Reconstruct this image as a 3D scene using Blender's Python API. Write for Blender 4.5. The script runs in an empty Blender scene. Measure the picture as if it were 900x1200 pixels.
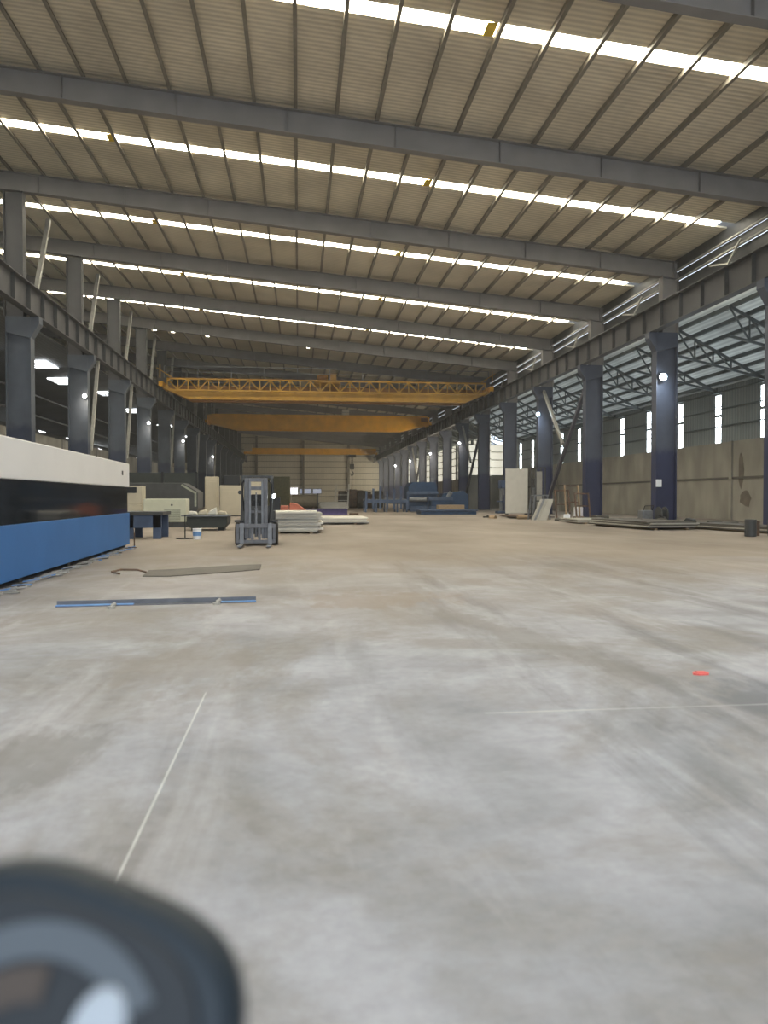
import bpy, math, random
from mathutils import Vector, Matrix
random.seed(7)
C = bpy.context.scene.collection
PI = math.pi

# ------------------------------------------------------------------ camera, sky, light, exposure
cd = bpy.data.cameras.new('camera'); cam = bpy.data.objects.new('camera', cd); C.objects.link(cam)
bpy.context.scene.camera = cam
cam.location = (0, 0, 1.4)
cam.rotation_euler = (PI/2 - math.atan(17/900), 0, -0.1106)
cd.sensor_fit = 'VERTICAL'; cd.sensor_height = 36; cd.sensor_width = 27; cd.lens = 27
cd.clip_start = 0.02; cd.clip_end = 1500
cd.dof.use_dof = True; cd.dof.focus_distance = 22; cd.dof.aperture_fstop = 1.9

w = bpy.data.worlds.new('world'); bpy.context.scene.world = w; w.use_nodes = True
bg = w.node_tree.nodes['Background']; bg.inputs[0].default_value = (0.76, 0.87, 1.0, 1); bg.inputs[1].default_value = 1.7

def area(name, loc, rot, sx, sy, power, col):
    l = bpy.data.lights.new(name, 'AREA'); l.shape = 'RECTANGLE'; l.size = sx; l.size_y = sy
    l.energy = power; l.color = col
    o = bpy.data.objects.new(name, l); C.objects.link(o); o.location = loc; o.rotation_euler = rot
    return o
# daylight through the open front gate behind the camera
area('front_gate_daylight', (2, -11.5, 7), (math.radians(82), 0, 0), 30, 11, 2000, (0.80, 0.88, 1.0))
# added fill light before the far right panes, brightens the far end
area('far_fill_light', (24.2, 150, 6.8), (0, math.radians(80), 0), 5, 100, 9000, (1.0, 0.88, 0.68))
STRIP_E = 30.0

vs = bpy.context.scene.view_settings
bpy.context.scene.display_settings.display_device = 'sRGB'
vs.view_transform = 'Standard'; vs.look = 'None'; vs.gamma = 1; vs.use_curve_mapping = False
vs.exposure = 0.15
HAZE = 0.0008

# ------------------------------------------------------------------ materials
def nmat(name):
    m = bpy.data.materials.new(name); m.use_nodes = True
    return m, m.node_tree.nodes, m.node_tree.links, m.node_tree.nodes['Principled BSDF']
def pmat(name, col, rough=0.6, metal=0.0, var=0.25, scale=3.0, bump=0.0, spec=0.3, dirt=None, dirt_amt=0.35, stretch=(1, 1, 1)):
    """colour broken up by worn patches of noise; optional second dirt colour"""
    m, N, L, b = nmat(name)
    tc = N.new('ShaderNodeTexCoord'); mp = N.new('ShaderNodeMapping'); mp.inputs['Scale'].default_value = stretch
    L.new(tc.outputs['Object'], mp.inputs[0])
    n = N.new('ShaderNodeTexNoise'); n.inputs['Scale'].default_value = scale; n.inputs['Detail'].default_value = 6
    L.new(mp.outputs[0], n.inputs['Vector'])
    r = N.new('ShaderNodeValToRGB')
    c2 = dirt if dirt else tuple(c*(1-var) for c in col)
    r.color_ramp.elements[0].position = 0.35; r.color_ramp.elements[1].position = 0.35 + dirt_amt
    r.color_ramp.elements[0].color = (*c2, 1); r.color_ramp.elements[1].color = (*col, 1)
    L.new(n.outputs[0], r.inputs[0]); L.new(r.outputs[0], b.inputs['Base Color'])
    b.inputs['Roughness'].default_value = rough; b.inputs['Metallic'].default_value = metal
    b.inputs['Specular IOR Level'].default_value = spec
    if bump:
        bp = N.new('ShaderNodeBump'); bp.inputs['Strength'].default_value = bump
        L.new(n.outputs[0], bp.inputs['Height']); L.new(bp.outputs[0], b.inputs['Normal'])
    return m
def emat(name, col, e):
    m, N, L, b = nmat(name)
    b.inputs['Base Color'].default_value = (0.8, 0.8, 0.8, 1)
    b.inputs['Emission Color'].default_value = (*col, 1); b.inputs['Emission Strength'].default_value = e
    return m
def math_node(N, L, op, a, b=None, c=None):
    n = N.new('ShaderNodeMath'); n.operation = op
    for i, v in enumerate((a, b, c)):
        if v is None: continue
        if isinstance(v, (int, float)): n.inputs[i].default_value = v
        else: L.new(v, n.inputs[i])
    return n.outputs[0]

FLOOR_WEAR = [(3.4, 4.7, 0.35, -1.0, 1.3, 0.55, 0.75, (0.13, 0.14, 0.16)),
              (2.2, 7.6, 0.25, -1.0, 3.2, 0.45, 0.6, (0.17, 0.165, 0.165)),
              (2.1, 4.0, 0.3, -1.0, 1.1, 0.35, 0.4, (0.17, 0.18, 0.20)),
              (-1.45, 4.3, -0.3, -1.0, 0.9, 0.5, 0.65, (0.17, 0.165, 0.165)),
              (-0.9, 6.6, 0.0, -1.0, 1.6, 0.9, 0.5, (0.20, 0.18, 0.165)),
              (1.1, 10.5, 1.0, 0.1, 1.7, 1.2, 0.6, (0.22, 0.18, 0.155)),
              (-2.2, 9.3, 1.0, 0.1, 1.9, 0.8, 0.5, (0.20, 0.19, 0.18))]
def floor_mat():
    m, N, L, b = nmat('dusty_concrete_floor')
    tc = N.new('ShaderNodeTexCoord'); P = tc.outputs['Object']
    def noise(scale, det, st=(1, 1, 1), rot=0, rough=0.55, dist=0.0):
        mp = N.new('ShaderNodeMapping'); mp.vector_type = 'POINT'
        mp.inputs['Rotation'].default_value = (0, 0, rot); mp.inputs['Scale'].default_value = st
        L.new(P, mp.inputs[0])
        n = N.new('ShaderNodeTexNoise'); n.inputs['Scale'].default_value = scale; n.inputs['Detail'].default_value = det
        n.inputs['Roughness'].default_value = rough; n.inputs['Distortion'].default_value = dist
        L.new(mp.outputs[0], n.inputs['Vector']); return n.outputs[0]
    def ramp(v, stops):
        r = N.new('ShaderNodeValToRGB'); e = r.color_ramp.elements
        e[0].position, e[0].color = stops[0][0], (*stops[0][1], 1); e[1].position, e[1].color = stops[-1][0], (*stops[-1][1], 1)
        for p, c in stops[1:-1]:
            x = e.new(p); x.color = (*c, 1)
        L.new(v, r.inputs[0]); return r.outputs[0]
    def mix(f, a, c, mode='MIX'):
        x = N.new('ShaderNodeMix'); x.data_type = 'RGBA'; x.blend_type = mode
        if isinstance(f, (int, float)): x.inputs[0].default_value = f
        else: L.new(f, x.inputs[0])
        L.new(a, x.inputs[6])
        if isinstance(c, tuple): x.inputs[7].default_value = (*c, 1)
        else: L.new(c, x.inputs[7])
        return x.outputs[2]
    sep = N.new('ShaderNodeSeparateXYZ'); L.new(P, sep.inputs[0])
    base = ramp(noise(0.75, 8, (1, 1, 1)), [(0.32, (0.205, 0.212, 0.235)), (0.5, (0.305, 0.315, 0.35)), (0.68, (0.395, 0.41, 0.46))])
    # worn darker areas and pale cement scuffs
    pat = ramp(noise(0.42, 10, (1, 0.75, 1), 0.3, 0.68, 0.6), [(0.42, (1, 1, 1)), (0.53, (0, 0, 0))])
    base = mix(math_node(N, L, 'MULTIPLY', pat, 0.75), base, (0.215, 0.205, 0.20))
    tyre = ramp(noise(0.9, 10, (1.5, 0.16, 1), 0.52, 0.65, 0.3), [(0.50, (0, 0, 0)), (0.66, (1, 1, 1))])
    msk = ramp(math_node(N, L, 'ADD', math_node(N, L, 'MULTIPLY', sep.outputs[0], 0.28), math_node(N, L, 'MULTIPLY', noise(0.25, 3), 0.6)), [(0.35, (0.15, 0.15, 0.15)), (0.7, (1, 1, 1))])
    base = mix(math_node(N, L, 'MULTIPLY', math_node(N, L, 'MULTIPLY', tyre, msk), 0.75), base, (0.13, 0.135, 0.15))
    pale = ramp(noise(0.8, 9, (1.6, 0.3, 1), 0.45, 0.62, 0.4), [(0.53, (0, 0, 0)), (0.70, (1, 1, 1))])
    base = mix(math_node(N, L, 'MULTIPLY', pale, 0.6), base, (0.45, 0.46, 0.50))
    fine = ramp(noise(9, 6, (1, 1, 1), 0, 0.7), [(0.35, (0.84, 0.84, 0.84)), (0.6, (1, 1, 1))])
    base = mix(0.8, base, fine, 'MULTIPLY')
    # scuffed dark lanes at known spots of the slab: (x, y, direction x, direction y, half length, half width, strength)
    for (cx, cy, dx, dy, hl, hw, k, colr) in FLOOR_WEAR:
        q = math.hypot(dx, dy); dx /= q; dy /= q
        ax = math_node(N, L, 'SUBTRACT', sep.outputs[0], cx); ay = math_node(N, L, 'SUBTRACT', sep.outputs[1], cy)
        u = math_node(N, L, 'DIVIDE', math_node(N, L, 'ADD', math_node(N, L, 'MULTIPLY', ax, dx), math_node(N, L, 'MULTIPLY', ay, dy)), hl)
        v = math_node(N, L, 'DIVIDE', math_node(N, L, 'SUBTRACT', math_node(N, L, 'MULTIPLY', ax, dy), math_node(N, L, 'MULTIPLY', ay, dx)), hw)
        r2 = math_node(N, L, 'ADD', math_node(N, L, 'MULTIPLY', u, u), math_node(N, L, 'MULTIPLY', v, v))
        inside = math_node(N, L, 'SUBTRACT', 1.0, math_node(N, L, 'SQRT', r2))
        g = math_node(N, L, 'ADD', inside, math_node(N, L, 'MULTIPLY', math_node(N, L, 'SUBTRACT', noise(2.6, 9, (1.3, .5, 1), math.atan2(dx, dy), .7), .5), 3.0))
        g = ramp(g, [(0.15, (0, 0, 0)), (0.6, (1, 1, 1))])
        base = mix(math_node(N, L, 'MULTIPLY', math_node(N, L, 'MULTIPLY', g, ramp(inside, [(0.0, (0, 0, 0)), (0.3, (1, 1, 1))])), k), base, colr)
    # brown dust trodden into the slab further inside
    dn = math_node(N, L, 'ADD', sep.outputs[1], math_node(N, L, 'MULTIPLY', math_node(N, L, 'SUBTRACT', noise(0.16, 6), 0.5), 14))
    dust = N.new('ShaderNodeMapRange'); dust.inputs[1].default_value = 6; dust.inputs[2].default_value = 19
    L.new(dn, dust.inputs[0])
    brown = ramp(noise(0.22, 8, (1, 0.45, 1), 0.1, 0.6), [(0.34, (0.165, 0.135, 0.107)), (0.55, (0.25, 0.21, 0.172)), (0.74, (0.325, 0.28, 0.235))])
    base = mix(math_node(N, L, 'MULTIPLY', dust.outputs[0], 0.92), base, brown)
    # saw-cut joints, chalk-pale
    jx = math_node(N, L, 'ABSOLUTE', math_node(N, L, 'ADD', sep.outputs[0], 0.665))
    jx = math_node(N, L, 'LESS_THAN', jx, 0.006)
    jl = math_node(N, L, 'MULTIPLY', math_node(N, L, 'LESS_THAN', sep.outputs[1], 5.6), jx)
    jy = math_node(N, L, 'ABSOLUTE', math_node(N, L, 'SUBTRACT', sep.outputs[1], 4.86))
    jy = math_node(N, L, 'MULTIPLY', math_node(N, L, 'LESS_THAN', jy, 0.012), math_node(N, L, 'GREATER_THAN', sep.outputs[0], 1.2))
    jj = math_node(N, L, 'MULTIPLY', math_node(N, L, 'MAXIMUM', jl, math_node(N, L, 'MULTIPLY', jy, 0.5)), noise(3, 4))
    base = mix(math_node(N, L, 'MULTIPLY', jj, 0.95), base, (0.62, 0.63, 0.63))
    L.new(base, b.inputs['Base Color'])
    b.inputs['Roughness'].default_value = 0.75; b.inputs['Specular IOR Level'].default_value = 0.25
    bp = N.new('ShaderNodeBump'); bp.inputs['Strength'].default_value = 0.12; bp.inputs['Distance'].default_value = 0.01
    L.new(noise(14, 6), bp.inputs['Height']); L.new(bp.outputs[0], b.inputs['Normal'])
    return m

def ribbed(name, col, rough, axis, pitch, var=0.2, bump=0.6, trans=0.0):
    m, N, L, b = nmat(name)
    tc = N.new('ShaderNodeTexCoord')
    wv = N.new('ShaderNodeTexWave'); wv.wave_type = 'BANDS'; wv.bands_direction = axis
    wv.inputs['Scale'].default_value = (2*PI/pitch)/20.0; wv.inputs['Distortion'].default_value = 0.0
    L.new(tc.outputs['Object'], wv.inputs['Vector'])
    n = N.new('ShaderNodeTexNoise'); n.inputs['Scale'].default_value = 0.35; n.inputs['Detail'].default_value = 7
    L.new(tc.outputs['Object'], n.inputs['Vector'])
    r = N.new('ShaderNodeValToRGB'); r.color_ramp.elements[0].position = 0.3; r.color_ramp.elements[1].position = 0.7
    r.color_ramp.elements[0].color = (*[c*(1-var) for c in col], 1); r.color_ramp.elements[1].color = (*col, 1)
    L.new(n.outputs[0], r.inputs[0])
    x = N.new('ShaderNodeMix'); x.data_type = 'RGBA'; x.blend_type = 'MULTIPLY'; x.inputs[0].default_value = 0.25
    L.new(r.outputs[0], x.inputs[6]); L.new(wv.outputs[0], x.inputs[7])
    L.new(x.outputs[2], b.inputs['Base Color'])
    b.inputs['Roughness'].default_value = rough; b.inputs['Specular IOR Level'].default_value = 0.3
    bp = N.new('ShaderNodeBump'); bp.inputs['Strength'].default_value = bump; bp.inputs['Distance'].default_value = 0.03
    L.new(wv.outputs[0], bp.inputs['Height']); L.new(bp.outputs[0], b.inputs['Normal'])
    if trans:
        t = N.new('ShaderNodeBsdfTranslucent'); L.new(x.outputs[2], t.inputs[0])
        ms = N.new('ShaderNodeMixShader'); ms.inputs[0].default_value = trans
        L.new(b.outputs[0], ms.inputs[1]); L.new(t.outputs[0], ms.inputs[2]); L.new(ms.outputs[0], N['Material Output'].inputs[0])
    return m

def column_mat(name, low, high, zsplit):
    """navy enamel on the lower shaft, grey-blue primer above"""
    m, N, L, b = nmat(name)
    tc = N.new('ShaderNodeTexCoord'); sep = N.new('ShaderNodeSeparateXYZ'); L.new(tc.outputs['Object'], sep.inputs[0])
    n = N.new('ShaderNodeTexNoise'); n.inputs['Scale'].default_value = 1.3; n.inputs['Detail'].default_value = 6
    L.new(tc.outputs['Object'], n.inputs['Vector'])
    z = math_node(N, L, 'ADD', sep.outputs[2], math_node(N, L, 'MULTIPLY', math_node(N, L, 'SUBTRACT', n.outputs[0], 0.5), 0.7))
    mr = N.new('ShaderNodeMapRange'); mr.inputs[1].default_value = zsplit-0.15; mr.inputs[2].default_value = zsplit+0.25; L.new(z, mr.inputs[0])
    x = N.new('ShaderNodeMix'); x.data_type = 'RGBA'; x.inputs[6].default_value = (*low, 1); x.inputs[7].default_value = (*high, 1)
    L.new(mr.outputs[0], x.inputs[0])
    y = N.new('ShaderNodeMix'); y.data_type = 'RGBA'; y.blend_type = 'MULTIPLY'; y.inputs[0].default_value = 0.5
    L.new(x.outputs[2], y.inputs[6]); L.new(n.outputs[0], y.inputs[7]); L.new(y.outputs[2], b.inputs['Base Color'])
    b.inputs['Roughness'].default_value = 0.55
    return m

M = {}
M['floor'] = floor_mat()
M['roof'] = ribbed('roof_sheet', (0.84, 0.77, 0.61), 0.5, 'Y', 0.25, 0.25, 0.5)
M['purlin'] = pmat('purlin_steel', (0.25, 0.225, 0.18), 0.55, 0.0)
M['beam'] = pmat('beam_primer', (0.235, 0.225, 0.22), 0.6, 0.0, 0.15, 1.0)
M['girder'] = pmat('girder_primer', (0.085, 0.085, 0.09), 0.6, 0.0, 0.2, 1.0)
M['column_r'] = column_mat('column_navy', (0.028, 0.036, 0.10), (0.09, 0.105, 0.15), 4.0)
M['column_l'] = column_mat('column_blue_grey', (0.04, 0.055, 0.10), (0.10, 0.12, 0.155), 5.0)
M['brace'] = pmat('brace_pale', (0.42, 0.41, 0.37), 0.5, 0.0)
M['brace_dark'] = pmat('brace_dark', (0.10, 0.10, 0.12), 0.5)
M['strip'] = emat('skylight_sheet', (1.0, 0.93, 0.76), STRIP_E)
M['pane'] = emat('window_pane', (0.86, 0.95, 1.0), 12.0)
M['pane_dim'] = emat('window_pane_far', (1.0, 0.95, 0.76), 0.62)
M['yellow_patch'] = pmat('yellow_tape', (0.75, 0.55, 0.05), 0.6)
M['concrete'] = pmat('precast_concrete', (0.42, 0.395, 0.335), 0.85, 0, 0.3, 0.6, 0.1, dirt=(0.27, 0.255, 0.215), stretch=(1, 1, 0.5))
M['concrete_dark'] = pmat('concrete_ledge', (0.15, 0.14, 0.12), 0.85)
M['stain'] = pmat('rusty_stain', (0.21, 0.18, 0.145), 0.9)
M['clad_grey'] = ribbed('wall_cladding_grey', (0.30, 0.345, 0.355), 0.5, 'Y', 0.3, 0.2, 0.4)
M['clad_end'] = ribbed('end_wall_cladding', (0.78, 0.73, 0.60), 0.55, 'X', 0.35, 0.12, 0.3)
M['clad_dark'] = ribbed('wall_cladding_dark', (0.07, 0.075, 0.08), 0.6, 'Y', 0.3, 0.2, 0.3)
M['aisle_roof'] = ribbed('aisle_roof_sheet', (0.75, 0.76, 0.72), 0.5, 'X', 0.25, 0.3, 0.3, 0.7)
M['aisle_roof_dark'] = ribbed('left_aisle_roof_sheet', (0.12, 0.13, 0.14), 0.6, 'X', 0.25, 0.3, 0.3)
M['truss'] = pmat('truss_steel', (0.12, 0.14, 0.145), 0.5)
M['yellow'] = pmat('crane_yellow', (0.90, 0.45, 0.02), 0.45, 0, 0.2, 0.8)
M['yellow_dark'] = pmat('crane_ochre', (0.26, 0.11, 0.015), 0.5)
M['yellow_worn'] = pmat('crane_worn_yellow', (0.62, 0.34, 0.04), 0.5, 0, 0.25, 0.8)
M['rail_steel'] = pmat('rail_steel', (0.25, 0.25, 0.25), 0.4, 0.6)
M['black'] = pmat('black_paint', (0.012, 0.013, 0.016), 0.4)
M['dark_panel'] = pmat('dark_green_board', (0.035, 0.042, 0.04), 0.6)
M['dark_grey'] = pmat('dark_grey_steel', (0.06, 0.063, 0.065), 0.5)
M['mach_white'] = pmat('machine_white', (0.72, 0.72, 0.73), 0.35, 0, 0.05, 1)
M['mach_blue'] = pmat('machine_blue', (0.04, 0.15, 0.40), 0.55, 0, 0.12, 0.8, spec=0.2)
M['blue_dark'] = pmat('workshop_blue', (0.022, 0.055, 0.125), 0.45)
M['blue_grey'] = pmat('blue_grey_paint', (0.06, 0.09, 0.16), 0.5)
M['glass_dark'] = pmat('dark_glass', (0.012, 0.016, 0.022), 0.08, 0, 0.1, spec=0.12)
M['beige'] = pmat('beige_enamel', (0.52, 0.47, 0.36), 0.5, 0, 0.1)
M['cream'] = pmat('cream_green_enamel', (0.55, 0.56, 0.44), 0.5, 0, 0.08)
M['grille'] = pmat('grille_grey_green', (0.34, 0.36, 0.29), 0.6)
M['grey_steel'] = pmat('grey_steel', (0.22, 0.23, 0.245), 0.45, 0.4, 0.25, 6)
M['lift_grey'] = pmat('forklift_grey_paint', (0.15, 0.155, 0.17), 0.45, 0.15, 0.3, 6)
M['rust'] = pmat('rusty_steel', (0.17, 0.10, 0.06), 0.8, 0, 0.4, 5, 0.2, dirt=(0.08, 0.06, 0.05))
M['tank'] = pmat('olive_brown_tank', (0.13, 0.11, 0.075), 0.6, 0, 0.3)
M['olive'] = pmat('olive_panel', (0.23, 0.22, 0.11), 0.6)
M['sheet'] = pmat('steel_sheet_pale', (0.40, 0.385, 0.34), 0.5, 0.2, 0.2, 1.5)
M['sheet_dark'] = pmat('steel_sheet_dark', (0.10, 0.09, 0.078), 0.6, 0.1, 0.3, 2)
M['white'] = pmat('white_board', (0.62, 0.60, 0.54), 0.5, 0, 0.1)
M['white_clean'] = pmat('clean_white_plastic', (0.80, 0.82, 0.86), 0.4, 0, 0.05)
M['orange'] = pmat('orange_red_paint', (0.50, 0.15, 0.09), 0.5)
M['purple'] = pmat('violet_blue_paint', (0.11, 0.08, 0.24), 0.5)
M['bright_blue'] = pmat('light_blue_film', (0.16, 0.32, 0.62), 0.5)
M['wood'] = pmat('rough_timber', (0.36, 0.26, 0.16), 0.8, 0, 0.3, 6, stretch=(1, 8, 8))
M['rubber'] = pmat('rubber', (0.02, 0.02, 0.02), 0.85)
M['red'] = pmat('red_plastic', (0.75, 0.15, 0.13), 0.5)
M['hood'] = pmat('hood_black_blue', (0.012, 0.02, 0.028), 0.5, 0, 0.1)
M['hood_face'] = pmat('hood_face', (0.014, 0.018, 0.022), 0.5, 0, 0.1)
M['hood_arc'] = pmat('hood_arc_grey', (0.075, 0.09, 0.105), 0.5, 0, 0.1)
M['hood_brown'] = pmat('hood_brown', (0.06, 0.045, 0.035), 0.5)
M['dial'] = pmat('dial_white', (0.34, 0.38, 0.42), 0.4, 0, 0.05)
M['lamp'] = emat('led_lens', (0.70, 0.88, 1.0), 60.0)
M['lamp_soft'] = emat('led_lens_far', (0.90, 0.97, 1.0), 22.0)
M['debris'] = pmat('offcut_grey', (0.42, 0.41, 0.39), 0.7, 0.1, 0.4, 8)

# ------------------------------------------------------------------ mesh builder
class MB:
    def __init__(s): s.v = []; s.f = []
    def poly(s, vs, fs):
        o = len(s.v); s.v += [tuple(p) for p in vs]; s.f += [tuple(i+o for i in f) for f in fs]; return s
    def box(s, x0, x1, y0, y1, z0, z1):
        return s.poly([(x0,y0,z0),(x1,y0,z0),(x1,y1,z0),(x0,y1,z0),(x0,y0,z1),(x1,y0,z1),(x1,y1,z1),(x0,y1,z1)],
                      [(0,3,2,1),(4,5,6,7),(0,1,5,4),(1,2,6,5),(2,3,7,6),(3,0,4,7)])
    def hexa(s, p):  # 8 corners, bottom loop then top loop
        return s.poly(p, [(0,3,2,1),(4,5,6,7),(0,1,5,4),(1,2,6,5),(2,3,7,6),(3,0,4,7)])
    def bar(s, a, b, w, h=None):
        h = h or w; a = Vector(a); b = Vector(b); d = (b-a).normalized()
        up = Vector((0,0,1)) if abs(d.z) < 0.95 else Vector((0,1,0))
        x = d.cross(up).normalized()*w/2; y = x.cross(d).normalized()*h/2
        return s.hexa([a-x-y, a+x-y, a+x+y, a-x+y, b-x-y, b+x-y, b+x+y, b-x+y])
    def tube(s, a, b, r, n=12, r2=None):
        r2 = r if r2 is None else r2
        a = Vector(a); b = Vector(b); d = (b-a).normalized()
        up = Vector((0,0,1)) if abs(d.z) < 0.95 else Vector((0,1,0))
        x = d.cross(up).normalized(); y = x.cross(d)
        vs = [a+(x*math.cos(2*PI*i/n)+y*math.sin(2*PI*i/n))*r for i in range(n)]
        vs += [b+(x*math.cos(2*PI*i/n)+y*math.sin(2*PI*i/n))*r2 for i in range(n)]
        fs = [(i, (i+1) % n, n+(i+1) % n, n+i) for i in range(n)] + [tuple(range(n))[::-1], tuple(range(n, 2*n))]
        return s.poly(vs, fs)
    def path(s, pts, r, n=8):
        for a, b in zip(pts[:-1], pts[1:]): s.tube(a, b, r, n)
        return s
    def prism(s, poly, y0, y1, axis='y'):
        n = len(poly)
        f = (lambda p, t: (p[0], t, p[1])) if axis == 'y' else ((lambda p, t: (t, p[0], p[1])) if axis == 'x' else (lambda p, t: (p[0], p[1], t)))
        vs = [f(p, y0) for p in poly] + [f(p, y1) for p in poly]
        return s.poly(vs, [(i, (i+1) % n, n+(i+1) % n, n+i) for i in range(n)] + [tuple(range(n))[::-1], tuple(range(n, 2*n))])
    def sph(s, c, r, n=12, m=8):
        rx, ry, rz = (r, r, r) if isinstance(r, (int, float)) else r
        vs = [(c[0], c[1], c[2]-rz)]
        for j in range(1, m):
            t = -PI/2 + PI*j/m
            for i in range(n):
                a = 2*PI*i/n; vs.append((c[0]+rx*math.cos(t)*math.cos(a), c[1]+ry*math.cos(t)*math.sin(a), c[2]+rz*math.sin(t)))
        vs.append((c[0], c[1], c[2]+rz)); fs = []
        for i in range(n): fs.append((0, 1+(i+1) % n, 1+i))
        for j in range(m-2):
            for i in range(n):
                a = 1+j*n; fs.append((a+i, a+(i+1) % n, a+n+(i+1) % n, a+n+i))
        l = len(vs)-1; a = 1+(m-2)*n
        for i in range(n): fs.append((l, a+i, a+(i+1) % n))
        return s.poly(vs, fs)
    def build(s, name, mat, parent=None, bevel=0, smooth=False, loc=None):
        me = bpy.data.meshes.new(name); me.from_pydata(s.v, [], s.f); me.materials.append(M[mat])
        import bmesh
        bm = bmesh.new(); bm.from_mesh(me); bmesh.ops.recalc_face_normals(bm, faces=bm.faces); bm.to_mesh(me); bm.free()
        if smooth:
            for p in me.polygons: p.use_smooth = True
        o = bpy.data.objects.new(name, me); C.objects.link(o)
        if parent: o.parent = parent
        if loc: o.location = loc
        if bevel:
            md = o.modifiers.new('bevel', 'BEVEL'); md.width = bevel; md.segments = 2; md.limit_method = 'ANGLE'
        return o
def B(*a): return MB().box(*a)
def tag(o, label, cat, group=None):
    o['label'] = label; o['category'] = cat
    if group: o['group'] = group
    return o
def thing(name, label, cat, loc=(0,0,0), rz=0, group=None):
    o = bpy.data.objects.new(name, None); C.objects.link(o); o.location = loc; o.rotation_euler = (0,0,rz)
    return tag(o, label, cat, group)
def struct(o): o['kind'] = 'structure'; return o
def dup(root, loc, label, rz=None, group=None):
    r = root.copy(); C.objects.link(r); r.location = loc
    if rz is not None: r.rotation_euler = (0,0,rz)
    r['label'] = label
    if group: r['group'] = group
    for ch in list(root.children):
        c = ch.copy(); C.objects.link(c); c.parent = r
        for g in ch.children:
            d = g.copy(); C.objects.link(d); d.parent = c
    return r
ORD = 'nearest second third fourth fifth sixth seventh eighth ninth tenth eleventh twelfth thirteenth fourteenth fifteenth sixteenth seventeenth eighteenth nineteenth twentieth'.split()
def ordw(i):
    tens = {2: 'twenty', 3: 'thirty', 4: 'forty', 5: 'fifty', 6: 'sixty', 7: 'seventy', 8: 'eighty'}
    one = 'first second third fourth fifth sixth seventh eighth ninth'.split()
    if i < 20: return ('first' if i == 0 else ORD[i])
    i += 1
    return {20: 'twentieth', 30: 'thirtieth', 40: 'fortieth', 50: 'fiftieth', 60: 'sixtieth', 70: 'seventieth', 80: 'eightieth'}[i] if i % 10 == 0 else tens[i//10]+'-'+one[i % 10-1]

# ------------------------------------------------------------------ hall dimensions
XR, XL, U, Y1 = 20.65, -14.3, 10.7, 41.7
FY = [Y1+U*k for k in range(-1, 15)]               # frames in view
YB, YE = -12.0, 205.0
XW = 26.84; XLW = -19.2; XLL = -34.0
def zr(x): return 16.95-0.095*x                   # underside of main roof sheets
def za(x): return 11.6-(x-XR)*0.50                # right aisle roof

# ------------------------------------------------------------------ structure
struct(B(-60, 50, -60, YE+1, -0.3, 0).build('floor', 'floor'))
# main roof, cut into bays around the translucent strips
mb = MB(); SW = 0.70
sy = [24.3]+[Y1-U*1.5+U*k for k in range(1, 5)]           # centre of each strip in view: 25.65 ... 68.45
ys = [YB]
strips = [sy[0]-2*U, sy[0]-U]+sy
for c in strips: ys += [c-SW/2, c+SW/2]
ys.append(YE)
for a, b in zip(ys[0::2], ys[1::2]):
    mb.hexa([(XLL,a,zr(XLL)),(XR+0.95,a,zr(XR+0.95)),(XR+0.95,b,zr(XR+0.95)),(XLL,b,zr(XLL)),
             (XLL,a,zr(XLL)+.08),(XR+0.95,a,zr(XR+0.95)+.08),(XR+0.95,b,zr(XR+0.95)+.08),(XLL,b,zr(XLL)+.08)])
struct(mb.build('ceiling', 'roof'))
for i, c in enumerate(strips):
    x0, x1 = XLL+12.5, XR+0.05
    s = MB().hexa([(x0,c-SW/2,zr(x0)+.02),(x1,c-SW/2,zr(x1)+.02),(x1,c+SW/2,zr(x1)+.02),(x0,c+SW/2,zr(x0)+.02),
              (x0,c-SW/2,zr(x0)+.06),(x1,c-SW/2,zr(x1)+.06),(x1,c+SW/2,zr(x1)+.06),(x0,c+SW/2,zr(x0)+.06)])
    o = struct(s.build('window_%d' % (i+1), 'strip'))
    mbk = MB()
    # opaque sheet closing the strip left of the glazed run
    a, b = c-SW/2, c+SW/2
    struct(MB().hexa([(XLL,a,zr(XLL)),(x0,a,zr(x0)),(x0,b,zr(x0)),(XLL,b,zr(XLL)),(XLL,a,zr(XLL)+.08),(x0,a,zr(x0)+.08),(x0,b,zr(x0)+.08),(XLL,b,zr(XLL)+.08)]).build('trim_%d' % (i+1), 'roof'))
    for px in (-8.55, 6.0):
        xx = px+0.12
        B(xx-.17, xx+.17, c-SW/2, c+SW/2, zr(xx)-.03, zr(xx)-.005).build('yellow_patch', 'yellow_patch', o)
for i, (x, y) in enumerate([(-14.4, 79.8), (-12.6, 79.8), (-11.1, 79.5), (-9.2, 79.9), (-7.9, 79.2), (6.0, 79.5), (1.0, 79.8)]):
    struct(MB().box(x-.14, x+.14, y-.22, y+.22, zr(x)-.03, zr(x)-.014).build('window_%d' % (130+i), 'strip'))
# end wall
struct(B(XLL, XW+6, YE, YE+.3, 0, 22).build('wall_far', 'clad_end'))
mb = MB()
for i in range(13): mb.box(XLW, XW, YE-.22, YE-.02, 1.6+1.55*i, 1.72+1.55*i)
struct(mb.build('trim_20', 'purlin'))
for i, x in enumerate((-11.0, 1.2, 13.2)):
    tag(MB().box(x-.3, x+.3, YE-.62, YE-.24, 0, zr(x)-.4).build('end_wall_post', 'purlin'), ['dark steel post against the pale end wall, leftmost of three','dark steel post against the pale end wall, middle of three','dark steel post against the pale end wall, rightmost of three'][i], 'post', 'end wall posts')
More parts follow.
